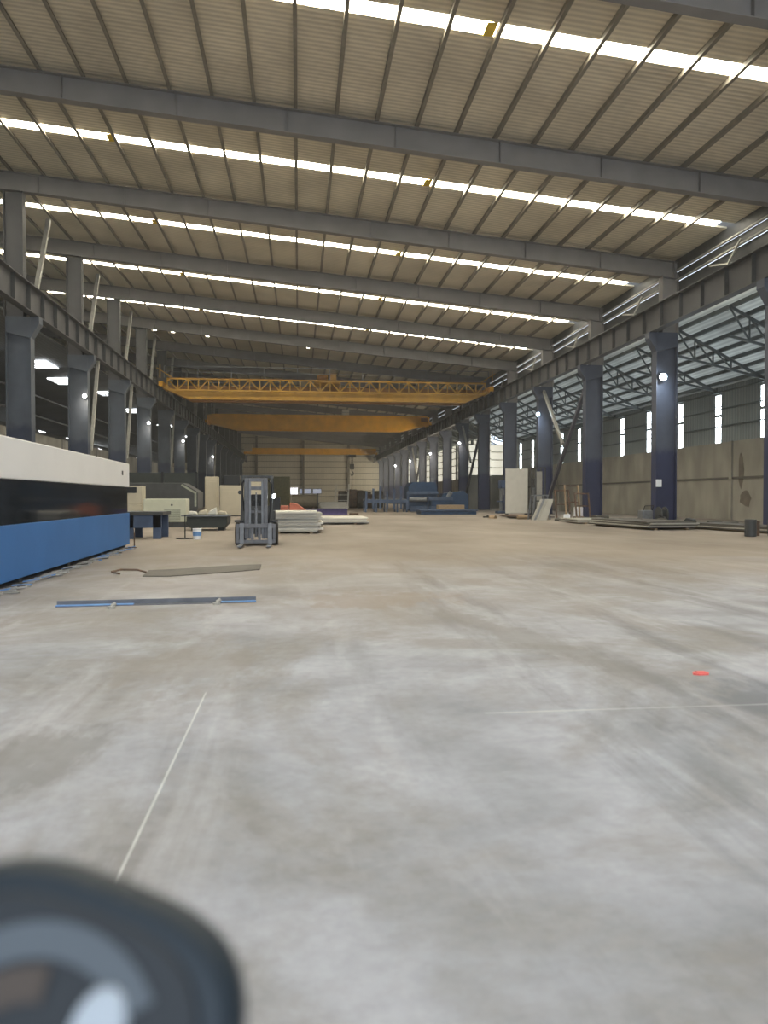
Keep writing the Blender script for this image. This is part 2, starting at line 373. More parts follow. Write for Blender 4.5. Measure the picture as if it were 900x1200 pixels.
# far wall windows
def endwin(n, x0, x1, z0, z1, mat):
    o = struct(MB().box(x0, x1, YE-.36, YE-.24, z0, z1).build('window_%d' % n, mat))
    f = MB()
    for xx in (x0, x1): f.box(xx-.06, xx+.06, YE-.44, YE-.23, z0-.06, z1+.06)
    for zz in (z0, z1): f.box(x0, x1, YE-.44, YE-.23, zz-.06, zz+.06)
    f.build('window_frame', 'purlin', o)
M['pane_end'] = emat('end_window_pane', (0.95, 0.95, 1.0), 1.6)
M['pane_blue'] = emat('end_window_pane_blue', (0.45, 0.55, 0.80), 0.35)
endwin(30, -2.2, -.2, 2.2, 4.0, 'pane_end')
endwin(31, 0.1, 3.4, 2.4, 3.7, 'pane_blue')
endwin(32, 3.7, 6.0, 2.4, 3.7, 'pane_blue')

# right side wall: concrete base with ledge and pilasters, grey cladding with tall slit windows
YA = 97.0
struct(B(XW, XW+.3, YB, YA, 0, 4.9).build('wall_right', 'concrete'))
mb = B(XW-.06, XW, YB, YA, 2.55, 2.68)
struct(mb.build('trim_21', 'concrete_dark'))
mb = MB()
for k in range(-4, 12): mb.box(XW-.12, XW, Y1+U*k+3.4, Y1+U*k+3.7, 0, 4.9)
struct(mb.build('trim_22', 'concrete'))
win_y = []
for k in range(-5, 22):
    d = 0.001848+0.0002103*k; win_y.append(42.0+k*4.93)
mb = MB(); last = YB
for y in win_y:
    if y < YB+2 or y > YA-1: continue
    mb.box(XW+.05, XW+.15, last, y-.33, 4.9, 9.2); mb.box(XW+.05, XW+.15, y-.33, y+.33, 7.95, 9.2); last = y+.33
mb.box(XW+.05, XW+.15, last, YA, 4.9, 9.2)
struct(mb.build('wall_right_upper', 'clad_grey'))
n = 40
for y in win_y:
    if y < YB+2 or y > YA-1: continue
    o = struct(MB().box(XW+.07, XW+.12, y-.33, y+.33, 4.92, 7.95).build('window_%d' % n, 'pane')); n += 1
    f = MB().box(XW, XW+.17, y-.33, y+.33, 6.55, 6.72)
    f.box(XW, XW+.17, y-.33, y+.33, 7.2, 7.25)
    f.build('glazing_bar', 'clad_grey', o)
# girts and rust marks on the right wall
mb = MB()
for z in (5.9, 7.0, 8.1): mb.box(XW-.12, XW+.05, YB, YA, z, z+.06)
struct(mb.build('trim_23', 'truss'))
def blotch(name, x, y, z, ry, rz, lab):
    p = [(y+ry*(1+.25*random.uniform(-1,1))*math.cos(a), z+rz*(1+.25*random.uniform(-1,1))*math.sin(a)) for a in [2*PI*i/12 for i in range(12)]]
    return tag(MB().prism(p, x-.012, x-.001, 'x').build(name, 'stain'), lab, 'stain')
blotch('rust_stain', XW, 43.7, 1.35, .62, .5, 'dark rusty splash low on the right concrete wall')
blotch('rust_streak', XW, 44.2, 3.1, .3, 1.1, 'dark streak running down the right concrete wall above the rusty splash')

# aisle end and the lit cladding behind the far right columns
struct(B(XR+.6, XW+.3, YA, YA+.3, 0, 4.2).build('wall_aisle_end', 'concrete'))
o = struct(B(XR+.6, XW+.3, YA+.1, YA+.2, 4.2, 8.2).build('window_65', 'pane_dim'))
mb = MB()
for z in (4.2, 5.2, 6.2, 7.2, 8.15): mb.box(XR+.6, XW+.3, YA-.02, YA+.09, z, z+.09)
mb.build('glazing_bar', 'truss', o)
mb = MB()
# outer wall of the far right bay: pale lit panels between posts
for k in range(14):
    y = 95+k*U*0.72
pan = MB()
XF = 24.4
struct(MB().box(XF, XF+.2, 96, YE, 0, 4.2).build('wall_right_far', 'concrete'))
struct(MB().box(XF, XF+.2, 96, YE, 9.5, 12).build('wall_right_far_upper', 'clad_grey'))
nn = 70
for k in range(10):
    y0 = 96.5+k*10.7
    o = struct(MB().box(XF+.05, XF+.12, y0, y0+9.6, 4.2, 9.5).build('window_%d' % nn, 'pane_dim')); nn += 1
    f = MB()
    for z in (5.2, 6.3, 7.4, 8.5): f.box(XF-.05, XF+.14, y0, y0+9.6, z, z+.12)
    f.box(XF-.1, XF+.2, y0+9.6, y0+10.7, 4.2, 9.5)
    f.build('glazing_bar', 'truss', o)
# aisle roofs
def slab(name, x0, x1, za_, zb_, y0, y1, mat, t=.08):
    return struct(MB().hexa([(x0,y0,za_),(x1,y0,zb_),(x1,y1,zb_),(x0,y1,za_),(x0,y0,za_+t),(x1,y0,zb_+t),(x1,y1,zb_+t),(x0,y1,za_+t)]).build(name, mat))
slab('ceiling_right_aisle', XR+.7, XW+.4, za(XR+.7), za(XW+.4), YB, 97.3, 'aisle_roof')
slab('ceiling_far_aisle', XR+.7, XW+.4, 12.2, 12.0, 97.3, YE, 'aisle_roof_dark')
# clerestory siding over the right runway, with open slits to the sky
mb = MB(); xs = XR+.75
for z0, z1 in ((11.6, 12.6), (12.74, 13.62), (13.74, 14.18), (14.26, 15.4)): mb.box(xs, xs+.08, YB, YE, z0, z1)
struct(mb.build('wall_right_clerestory', 'dark_grey'))
mb = MB()
for z in (12.2, 12.9, 13.65, 14.2): mb.box(xs-.16, xs-.01, YB, YE, z, z+.07)
struct(mb.build('trim_24', 'brace'))

# left side: concrete partition, dark cladding, dark aisle behind
struct(B(XLW-.3, XLW, YB, YE, 0, 6.1).build('wall_left', 'concrete'))
mb = MB()
for k in range(-4, 16): mb.box(XLW, XLW+.15, Y1+U*k+2, Y1+U*k+2.4, 0, 6.1)
struct(mb.build('trim_25', 'concrete'))
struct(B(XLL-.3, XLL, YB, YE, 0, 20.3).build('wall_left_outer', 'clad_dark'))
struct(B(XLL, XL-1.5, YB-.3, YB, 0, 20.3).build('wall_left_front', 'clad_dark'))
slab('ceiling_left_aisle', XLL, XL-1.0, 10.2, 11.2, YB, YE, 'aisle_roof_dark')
nn = 90
M['pane_patch'] = emat('patch_pane', (0.93, 0.97, 1.0), 9.0)
rr = random.Random(3)
for (y, x, l, wd) in [(50, -20.5, 4.2, 2.4), (58, -18.5, 3.0, 1.6), (66, -19, 3.5, 2.0), (74, -17.6, 2.6, 1.5), (88, -18.2, 3.5, 1.8), (106, -17.8, 3, 1.6), (125, -18.2, 3, 1.7), (37, -19.5, 2.5, 2)]:
    zz = 10.2+(x-XLL)/(XL-1.0-XLL)*1.0
    o = struct(B(x-wd/2, x+wd/2, y-l/2, y+l/2, zz-.1, zz-.03).build('window_%d' % nn, 'pane_patch')); nn += 1
    f = MB()
    for i in range(4): f.box(x-wd/2, x+wd/2, y-l/2+l*(i+.5)/4-.06, y-l/2+l*(i+.5)/4+.06, zz-.16, zz-.1)
    f.build('glazing_bar', 'dark_grey', o)
for i in range(26):
    y = 42+i*3.3+rr.uniform(-1, 1); z = rr.choice((6.5, 7.1, 7.9, 8.6)); l = rr.uniform(.5, 1.6)
    o = struct(B(XLL, XLL+.06, y*1.55, y*1.55+l*1.6, z+1.5, z+1.5+rr.uniform(.15, .35)).build('window_%d' % nn, 'pane_patch')); nn += 1
# girts under the left aisle
mb = MB()
for z in (7.4, 8.9): mb.box(XLW-.3, XLW-.15, YB, YE, z, z+.12)
struct(mb.build('trim_26', 'dark_grey'))

# dusty air inside the hall
hm = bpy.data.materials.new('dusty_air'); hm.use_nodes = True
hn = hm.node_tree.nodes; hn.remove(hn['Principled BSDF'])
hv = hn.new('ShaderNodeVolumePrincipled'); hv.inputs['Density'].default_value = HAZE; hv.inputs['Color'].default_value = (0.85, 0.85, 0.82, 1); hv.inputs['Anisotropy'].default_value = 0.3
hm.node_tree.links.new(hv.outputs[0], hn['Material Output'].inputs['Volume']); M['haze'] = hm
if HAZE: struct(B(XLL+.1, XW+5, YB+.2, YE-.1, -.1, 20.2).build('hall_haze', 'haze'))
# ------------------------------------------------------------------ roof beams, one per frame
def beam_mesh():
    mb = MB(); x0, x1 = XLL+.4, XR+.7; d = .95
    def row(xa, xb, ha, hb, y0, y1):
        mb.hexa([(xa,y0,zr(xa)-.22-ha),(xb,y0,zr(xb)-.22-ha),(xb,y1,zr(xb)-.22-ha),(xa,y1,zr(xa)-.22-ha),
                 (xa,y0,zr(xa)-.22-hb),(xb,y0,zr(xb)-.22-hb),(xb,y1,zr(xb)-.22-hb),(xa,y1,zr(xa)-.22-hb)])
    row(x0, x1, d, d-.03, -.2, .2); row(x0, x1, .03, 0, -.2, .2); row(x0, x1, d-.03, .03, -.012, .012)
    return mb
mb = beam_mesh()
b0 = None
allf = [Y1+U*k for k in range(-4, 15)]
for k, y in enumerate(allf):
    idx = k-3
    lab = ('grey steel roof beam spanning the hall above the camera, out of view' if idx < 0 else '%s grey sloping roof beam spanning the hall in view' % ORD[idx])
    if b0 is None:
        b0 = thing('roof_beam', lab, 'beam', (0, y, 0), 0, 'main roof beams')
        mb.build('beam_section', 'beam', b0)
        st = MB()
        for x in [XL+1+i*4.3 for i in range(9)]: st.box(x-.012, x+.012, -.19, -.013, zr(x)-1.13, zr(x)-.26)
        st.build('stiffener_plates', 'beam', b0)
    else: dup(b0, (0, y, 0), lab)
# purlins
px = [-.12+1.62*i for i in range(-19, 13)]
p0 = None
for i, x in enumerate(px):
    lab = 'thin dark purlin under the roof sheets, %s counted from the left eave' % ordw(i)
    if p0 is None:
        p0 = B(-.035, .035, YB, YE-.3, -.2, 0).box(.035, .10, YB, YE-.3, -.2, -.18).build('roof_purlin', 'purlin', loc=(x, 0, zr(x)))
        tag(p0, lab, 'purlin', 'main roof purlins')
    else:
        o = p0.copy(); C.objects.link(o); o.location = (x, 0, zr(x)); o['label'] = lab
# ------------------------------------------------------------------ columns
def column(side, y, lab, group):
    s = side
    cat = 'column_r' if s > 0 else 'column_l'
    X = XR if s > 0 else XL
    t = thing('crane_column', lab, 'column', (X, y, 0), 0, group)
    e = zr(X)-.25
    hw = .62
    MB().box(-hw, -hw+.05, -.3, .3, .04, 10.55).box(hw-.05, hw, -.3, .3, .04, 10.55).box(-hw+.05, hw-.05, -.05, .05, .04, 10.55).build('lower_shaft', cat, t)
    B(-hw-.15, hw+.15, -.42, .42, 0, .04).build('base_plate', 'dark_grey', t)
    inn = -s
    # corbel carrying the runway
    x_in = inn*(hw+.42); x_out = -inn*hw
    poly = [(inn*(hw-.02), 9.6), (x_in, 10.35), (x_in, 10.7), (x_out, 10.7), (x_out, 9.9)]
    MB().prism(poly, -.28, .28).build('corbel', cat, t)
    off = -inn*.22; uw = .48
    top = 13.95 if s > 0 else 17.1
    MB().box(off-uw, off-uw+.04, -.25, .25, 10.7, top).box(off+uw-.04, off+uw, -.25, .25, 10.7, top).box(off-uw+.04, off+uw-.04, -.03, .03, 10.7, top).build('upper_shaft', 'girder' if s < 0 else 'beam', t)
    return t
r0 = l0 = None
for k, y in enumerate(allf):
    idx = k-3
    for s in (1, -1):
        side = 'right' if s > 0 else 'left'
        X = XR if s > 0 else XL
        lab = ('%s %s steel column along the %s side' % (ORD[idx], 'navy' if s > 0 else 'blue-grey', side)) if idx >= 0 else 'steel column on the %s side beside or behind the camera' % side
        if idx < -1: continue
        if s > 0:
            if r0 is None: r0 = column(1, y, lab, 'navy columns on the right')
            else: dup(r0, (X, y, 0), lab)
        else:
            if l0 is None: l0 = column(-1, y, lab, 'blue-grey columns on the left')
            else: dup(l0, (X, y, 0), lab)
# notice taped on the column
tag(MB().box(-.17, .17, -.012, 0, 0, .42).build('paper_notice', 'white_clean', loc=(XR-.45, Y1-.302, 2.0)), 'small white paper notice on the second navy column on the right', 'notice')

# ------------------------------------------------------------------ runway girders
for s, X in ((1, XR-.82), (-1, XL+.82)):
    side = 'right' if s > 0 else 'left'
    t = thing('crane_runway_girder', 'long dark steel crane runway girder along the %s row of columns' % side, 'girder', (X, 0, 10.7))
    y0, y1 = 5, YE-.5
    B(-.22, .22, y0, y1, 0, .04).build('bottom_flange', 'girder', t)
    B(-.28, .28, y0, y1, 1.32, 1.36).build('top_flange', 'girder', t)
    B(-.012, .012, y0, y1, .04, 1.32).build('web', 'girder', t)
    B(-.05, .05, y0, y1, 1.361, 1.49).build('rail', 'rail_steel', t)
    st = None
    for i in range(89):
        y = y0+1+i*U/5
        if y > y1: break
        if st is None: st = MB().box(-.2, -.0125, -.01, .01, .041, 1.319).box(.0125, .2, -.01, .01, .041, 1.319).build('stiffener', 'dark_grey', t, loc=(0, y, 0))
        else: o = st.copy(); C.objects.link(o); o.parent = t; o.location = (0, y, 0)
    # walkway along the runway outside edge
    B(s*.30, s*.62, y0, y1, 1.25, 1.30).build('walkway', 'dark_grey', t)

# ------------------------------------------------------------------ braces
def brace(a, b, wd, mat, lab, name='knee_brace', th=.06):
    a = Vector(a); b = Vector(b)
    o = MB().bar((0,0,0), b-a, th, wd).build(name, mat, loc=a)
    return tag(o, lab, 'brace', 'steel braces')
for k in range(0, 9):
    y = Y1+U*k
    brace((XL+.36, y+1.2, 12.0), (XL+.36, y+3.6, 17.0), .22, 'brace', 'pale slanting strut above the left runway beyond the %s column' % ORD[k+1], th=.22)
for k in (1, 2, 4, 6, 8):
    y = Y1+U*k
    brace((XL+.72, y+2.0, 10.7), (XL+.62, y+.4, 4.5), .2, 'brace', 'pale slanting strut below the left runway beyond the %s column' % ORD[k+1], th=.2)
for k, kk in ((1, 2), (4, 5), (8, 9)):
    ya, yb = Y1+U*k+.4, Y1+U*kk-.4
    brace((XR, ya, 10.3), (XR, yb, .6), .25, 'brace_dark', 'dark diagonal brace between the %s and %s right columns' % (ORD[k+1], ORD[kk+1]), 'diagonal_brace', th=.25)
    brace((XR-.2, yb, 10.3), (XR-.2, yb-4.7, 5.55), .25, 'brace', 'pale diagonal brace between the %s and %s right columns' % (ORD[k+1], ORD[kk+1]), 'diagonal_brace', th=.2)
for k in range(-1, 6):
    y = Y1+U*k+U/2
    c = thing('cross_brace', 'crossed pale bars above the right runway in the %s bay in view' % ORD[k+1], 'brace', (XR+.54, y, 12.3), 0, 'crossed bars above right runway')
    MB().bar((0, -2.8, .1), (0, 1.6, 1.1), .09, .09).build('bar', 'brace', c)
    MB().bar((-.1, -1.4, 1.5), (-.1, .2, .2), .09, .09).build('bar', 'brace', c)

# ------------------------------------------------------------------ right aisle trusses and purlins
t0 = None; x0, x1 = XR+.7, XW
for i in range(-1, 19):
    for h in (0, 1):
        y = Y1+U*i+h*U/2
        if y > 200: continue
        n_ = (i+1)*2+h
        lab = 'slender lattice roof truss over the right side aisle, %s from the front in view' % ordw(n_) if n_ >= 0 else 'slender lattice roof truss over the right side aisle beside the camera'
        if t0 is None:
            t0 = thing('aisle_roof_truss', lab, 'truss', (0, y, 0), 0, 'right aisle trusses')
            def zb(x): return 9.6-(x-XR)*.19
            MB().bar((x0,0,za(x0)-.3), (x1-.05,0,za(x1)-.3), .1, .14).build('top_chord', 'truss', t0)
            MB().bar((x0,0,zb(x0)), (x1-.05,0,zb(x1)-.18), .1, .12).build('bottom_chord', 'truss', t0)
            wbm = MB(); nseg = 5
            for j in range(nseg):
                xa = x0+(x1-x0)*j/nseg; xb = x0+(x1-x0)*(j+1)/nseg
                wbm.bar((xb,0,zb(xb)), (xb,0,za(xb)-.3), .07)
                if j < 4: wbm.bar((xa,0,za(xa)-.3), (xb,0,zb(xb)), .07)
            wbm.build('web_bars', 'truss', t0)
        else: dup(t0, (0, y, 0), lab)
p0 = None
for i in range(8):
    x = XR+.95+i*.8
    lab = 'dark purlin under the right aisle roof, %s counted from the columns' % ordw(i)
    o = B(-.09, .09, YB, 96.8, -.2, 0).build('aisle_purlin', 'truss', loc=(x, 0, za(x)-.03))
    tag(o, lab, 'purlin', 'right aisle purlins')

# ------------------------------------------------------------------ floodlights
LAMP_W = 220
def flood(x, y, z, mat, lab, r=.16, inn=-1):
    t = thing('flood_light', lab, 'lamp', (x, y, z), 0, 'floodlights on the columns')
    MB().tube((0,0.0,0), (0,.16,.03), r*1.2, 16, r*.8).build('housing', 'dark_grey', t)
    MB().tube((0,-.03,0), (0,0.0,0), r, 16).build('lens', mat, t, smooth=False)
    ld = bpy.data.lights.new('flood_light_beam', 'SPOT'); ld.energy = LAMP_W; ld.spot_size = math.radians(150); ld.spot_blend = 1; ld.shadow_soft_size = .15
    ld.color = (0.8, 0.92, 1.0) if mat == 'lamp' else (1.0, 0.88, 0.70)
    lo = bpy.data.objects.new('flood_light_beam', ld); C.objects.link(lo); lo.parent = t; lo.location = (0, -.8, 0)
    lo.rotation_euler = (math.radians(62), 0, math.radians(35)*(1 if x > 0 else -1))
    MB().box(-.03, .03, .05, .35, .1, .16).box(-.03, .03, .05, .11, 0, .16).build('bracket', 'dark_grey', t)
    return t
flood(XR-.35, Y1-.55, 8.15, 'lamp', 'bright blue-white floodlight on the second right column', .2)
flood(XR-.75, Y1+2*U-.55, 8.35, 'lamp', 'bluish floodlight on the fourth right column', .15)
for k, z, q in ((5, 8.2, 0), (7, 8.1, 0), (9, 8.0, 0), (11, 8.0, 0)):
    flood(XR-.66, Y1+k*U-.55, z, 'lamp_soft', 'small distant floodlight on the %s right column' % ORD[k+1], .14)
for k, z in ((1, 8.0), (3, 8.3), (5, 8.2), (8, 8.0)):
    flood(XL+.5, Y1+k*U-.55, z, 'lamp_soft', 'white floodlight on the %s left column' % ORD[k+1], .13)

# ------------------------------------------------------------------ overhead cranes
XA, XB = XL+.82, XR-.82
def carriage(t, x, half=2.3):
    MB().box(x-.2, x+.2, -half, half, 12.36, 12.86).build('end_carriage', 'yellow', t, .03)
    for dy in (-half+.5, half-.5):
        MB().tube((x-.07, dy, 12.38), (x+.07, dy, 12.38), .19, 16).build('wheel', 'dark_grey', t)
def railing(t, xa, xb, y, z, n, h=1.1, mat='yellow_dark'):
    mb = MB()
    mb.bar((xa,y,z+h), (xb,y,z+h), .06); mb.bar((xa,y,z+h*.5), (xb,y,z+h*.5), .04)
    for i in range(n): x = xa+(xb-xa)*i/(n-1); mb.bar((x,y,z), (x,y,z+h), .07)
    return mb.build('railing', mat, t)
t = thing('overhead_crane', 'nearest yellow overhead crane with lattice walkway truss and railing', 'crane', (0, 80, 0))
carriage(t, XA); carriage(t, XB)
MB().prism([(XA, 12.3), (XA, 12.6), (XA+1.6, 12.05), (XB-1.6, 12.05), (XB, 12.6), (XB, 12.3), (XB-2.6, 11.25), (XA+2.6, 11.25)], -1.32, -.88).build('main_girder', 'yellow_worn', t)
MB().prism([(XA, 12.4), (XA, 12.95), (XB, 12.95), (XB, 12.4), (XB-2.6, 11.25), (XA+2.6, 11.25)], 1.08, 1.52).build('main_girder', 'yellow_dark', t)
mb = MB(); xa, xb = XA+.6, XB-.6; yy = -2.0
for z in (12.05, 13.15): mb.bar((xa,yy,z), (xb,yy,z), .14)
nseg = 32
for i in range(nseg+1):
    x = xa+(xb-xa)*i/nseg; mb.bar((x,yy,12.05), (x,yy,13.15), .10)
    if i < nseg:
        xn = xa+(xb-xa)*(i+1)/nseg
        a, b = (12.05, 13.15) if i % 2 else (13.15, 12.05)
        mb.bar((x,yy,a), (xn,yy,b), .10)
mb.build('walkway_truss', 'yellow_worn', t)
MB().box(xa, xb, -2.05, -1.32, 13.2, 13.26).build('walkway_deck', 'yellow_dark', t)
mb = MB()
for i in range(14):
    x = xa+(xb-xa)*i/13; mb.bar((x,-2.0,12.08), (x,-1.3,12.08), .08)
mb.build('outrigger_bars', 'yellow_dark', t)
railing(t, XA+.3, XB-.3, -2.0, 13.25, 11, 1.15, 'grey_steel')
tr = MB().box(1.6, 4.2, -1.4, 1.5, 13.0, 13.3).box(1.9, 3.0, -.9, .6, 13.3, 13.95).box(3.2, 3.9, -.6, .4, 13.3, 14.15).build('trolley', 'yellow_worn', t, .03)
MB().tube((1.95,-.95,13.6), (2.9,-.95,13.6), .28, 14).build('hoist_drum', 'yellow_dark', tr)
MB().bar((XA-.1,-2.0,13.2), (XA-.1,-2.0,14.5), .08).bar((XA-.4,-2.0,14.2), (XA+1.1,-2.0,13.25), .08).bar((XB+.1,-2.0,13.2), (XB+.1,-2.0,14.4), .08).bar((XB+.4,-2.0,14.2), (XB-1.1,-2.0,13.25), .08).build('end_struts', 'yellow_worn', t)

t = thing('overhead_crane', 'middle orange-yellow overhead crane with plain box girder', 'crane', (0, 117, 0))
carriage(t, XA, 1.9); carriage(t, XB, 1.9)
for y in (-.9, 1.1):
    MB().prism([(XA, 12.5), (XA, 13.6), (XA+.8, 13.8), (XB-.8, 13.8), (XB, 13.6), (XB, 12.5), (XB-4.2, 11.5), (XA+4.2, 11.5)], y-.22, y+.22).build('main_girder', 'yellow', t)
railing(t, XA+1, XB-1, -1.0, 13.8, 8, .8, 'grey_steel')
MB().box(6.6, 7.6, -.8, .8, 13.8, 14.7).build('trolley', 'white', t, .03)
MB().box(XB-1.3, XB-.3, -1.3, -1.12, 12.9, 13.5).build('control_box', 'yellow_dark', t)

t = thing('overhead_crane', 'farthest small yellow crane in front of the pale end wall', 'crane', (0, 197, 0))
carriage(t, XA, 1.7); carriage(t, XB, 1.7)
MB().prism([(XA, 12.6), (XA, 13.9), (XB, 13.9), (XB, 12.6), (XB-1.5, 12.35), (XA+1.5, 12.35)], -.35, .35).build('main_girder', 'yellow', t)
MB().box(XA-.1, XA+1.8, -.7, .7, 13.0, 14.9).build('control_box', 'beige', t)
tr = MB().box(12.6, 14.6, -.7, .7, 11.7, 12.34).build('trolley', 'dark_grey', t)
mb = MB()
for dx in (-.25, .25): mb.tube((13.6+dx,0,11.7), (13.6+dx,0,9.9), .06, 6)
mb.build('hoist_rope', 'black', tr)
hb = MB().box(13.05, 14.15, -.3, .3, 8.6, 10.0).tube((13.6,-.35,9.3), (13.6,.35,9.3), .5, 14)
hb.path([(13.6,0,8.6), (13.6,0,8.1), (13.95,0,7.8), (13.95,0,7.3), (13.6,0,7.0), (13.25,0,7.25)], .13, 8)
hb.build('hook_block', 'dark_grey', t)
MB().tube((13.6,0,7.2), (13.6,0,2.5), .09, 8).build('lifting_chain', 'rust', t)

# ------------------------------------------------------------------ laser cutting machine on the left
def rot_pt(x, y, a): return (x*math.cos(a)-y*math.sin(a), x*math.sin(a)+y*math.cos(a))
t = thing('cutting_machine', 'long white, black and blue enclosed cutting machine along the left edge', 'machine', (-4.75, 22.35, 0), math.atan2(-.28, 10.25)*-1*-1*-1)
W_ = 2.6; L_ = -12.5
B(-W_, 0, L_, 0, 1.69, 2.35).build('white_cover', 'mach_white', t, .02)
B(-W_+.02, -.05, L_+.01, -.02, .97, 1.688).build('window_band', 'glass_dark', t)
bb = MB().box(-W_, 0, L_, 0, .09, .968)
b_ = bb.build('blue_base', 'mach_blue', t, .012)
for y in (-.15, -3, -6, -9, -12):
    B(-.35, -.1, y-.1, y+.1, 0, .09).build('machine_foot', 'dark_grey', t); B(-W_+.1, -W_+.35, y-.1, y+.1, 0, .09).build('machine_foot', 'dark_grey', t)
MB().box(.001, .01, -1.05, -.9, 2.0, 2.12).build('badge', 'dark_grey', t)
# kerb of offcuts below the machine
rr = random.Random(5)
for i in range(80):
    y = 11.0+i*.14; x = -4.40+.12*(i % 2)+rr.uniform(-.03, .03) - (y-12)*.03
    l = rr.uniform(.12, .30); a = rr.uniform(-.12, .12)
    o = MB().bar((0,0,.012), (l,0,.012+rr.uniform(0,.05)), rr.uniform(.03,.09), .02).build('metal_offcut', rr.choice(['debris', 'sheet', 'debris', 'bright_blue', 'sheet_dark']), loc=(x-.08, y, 0))
    o.rotation_euler = (0, 0, a)
    tag(o, 'small flat metal offcut at the foot of the blue machine, %s from the camera end' % ordw(i), 'scrap', 'offcuts along the machine')
# cover over the stepped end
tag(MB().tube((0,0,0), (0,0,.42), .018, 8).tube((0,0,0), (0,0,.02), .07, 10).build('floor_marker_post', 'rust', loc=(-4.55, 22.0, 0)), 'thin rusty stake standing at the far corner of the blue machine', 'post')

# low blue-grey bench beyond
t = thing('steel_bench', 'low blue-grey steel bench standing beyond the end of the blue machine', 'bench', (-5.55, 27.0, 0))
B(-1.3, 1.0, -.5, 1.2, .8, .92).build('bench_top', 'dark_grey', t, .01)
B(-1.25, .95, -.46, -.40, .38, .8).build('apron', 'blue_grey', t)
for x in (-1.1, -.1, .8):
    for y in (-.4, 1.05): B(x-.13, x+.13, y-.06, y+.06, 0, .8).build('leg', 'blue_grey', t)
# pale cabinet with grille
t = thing('electrical_cabinet', 'pale cream-green equipment cabinet with a grey grille, left of the forklift', 'cabinet', (-6.1, 36.8, 0))
B(-1.1, .85, 0, 1.2, .25, 1.34).build('housing', 'cream', t, .03)
B(-.15, .6, -.03, 0, .3, .85).build('grille', 'grille', t)
mb = MB()
for i in range(8): mb.box(-.15, .6, -.045, -.03, .33+i*.065, .35+i*.065)
mb.build('grille_slats', 'cream', t)
B(-1.05, .95, .05, 1.15, 0, .25).build('plinth', 'dark_grey', t)
MB().tube((.2,-.02,1.05), (.2,0,1.05), .05, 12).build('knob', 'dark_grey', t)
# dark octagonal housing behind
t = thing('chamfered_housing', 'large dark grey chamfered machine housing behind the cream cabinet', 'machine', (-7.9, 43, 0))
MB().prism([(-3.2,0.05),(2.0,0.05),(2.4,.8),(2.4,1.7),(1.6,2.2),(-3.2,2.2)], 0, 2.4).build('housing', 'dark_grey', t, .03)
MB().prism([(1.55,2.14),(2.33,1.67),(2.33,.9),(2.22,.9),(2.22,1.62),(1.5,2.05)], -.04, 0).build('edge_trim', 'grille', t)
B(-3.0, 2.0, .2, 2.2, 0, .05).build('skid', 'black', t)
# beige small machine near the white cover end
t = thing('beige_crate_machine', 'beige box-shaped unit stacked in two blocks beside the white cover', 'machine', (-8.1, 38.0, 0))
B(-.75, .6, 0, 1, 0, 1.05).build('lower_block', 'beige', t, .02)
MB().prism([(-.7,1.06),(.6,1.06),(.6,1.95),(-.6,1.95),(-.7,1.6)], .05, .95).build('upper_block', 'beige', t, .02)
B(-.5, .35, .02, .048, 1.62, 1.9).build('control_panel', 'black', t)
# dark partition board
t = thing('dark_partition', 'tall black-green board partition behind the machines on the left', 'partition', (-11.0, 52.5, 0))
B(-9, 4.3, 0, .15, .05, 3.05).build('board', 'dark_panel', t)
mb = MB()
for x in (-8.8, -6, -3.2, -.4, 2.0, 4.2): mb.box(x-.08, x+.08, -.1, -.005, 0, 3.1)
mb.build('upright', 'black', t)
# tall beige cabinets
for (x, y, wd, h, lab, dk) in [(-6.65, 60, 1.0, 3.0, 'tall narrow beige cabinet against the dark partition, leftmost of three', 0), (-4.95, 58, 1.75, 2.3, 'wide beige cabinet with dark top panel, middle of three', 1), (-3.45, 60.5, 1.3, 2.9, 'tall beige cabinet right behind the forklift mast, rightmost of three', 0)]:
    t = thing('beige_cabinet', lab, 'cabinet', (x, y, 0), 0, 'beige cabinets left of the forklift')
    B(-wd/2, wd/2, 0, 1, .06, h).build('body', 'beige', t, .05)
    B(-wd/2+.1, wd/2-.1, -.03, 0, .25, h-.4).build('door', 'beige', t, .01)
    B(-wd/2+.03, wd/2-.03, .03, .97, 0, .06).build('plinth', 'dark_grey', t)
    if dk: B(-.6, .6, .1, .7, h+.001, h+.75).build('control_box', 'black', t, .03)
# low green machine bed and table
t = thing('machine_bed', 'low dark green machine bed with a grey top left of the forklift', 'machine', (-3.9, 33, 0))
MB().prism([(-.8,.3),(-.65,.12),(.75,.12),(.9,.3),(.9,.6),(-.8,.6)], 0, 1.6).build('bed', 'dark_panel', t, .02)
B(-1.0, .95, -.1, 1.4, .601, .66).build('top_plate', 'grey_steel', t)
for x in (-.5, .6): B(x-.12, x+.12, .2, 1.4, 0, .12).build('foot', 'dark_panel', t)
for i in range(4):
    x = -4.55+i*.42; z = .662
    o = MB().prism([(-.2,0),(.2,0),(.16,.12+.1*(i % 3)),(-.12,.16)], 0, .4).build('cloth_bundle', rr.choice(['white', 'beige', 'white']), loc=(x, 33.7, z), bevel=.04)
    tag(o, 'crumpled pale bundle lying on the low green machine bed, %s from the left' % ordw(i), 'bundle', 'pale bundles on the machine bed')
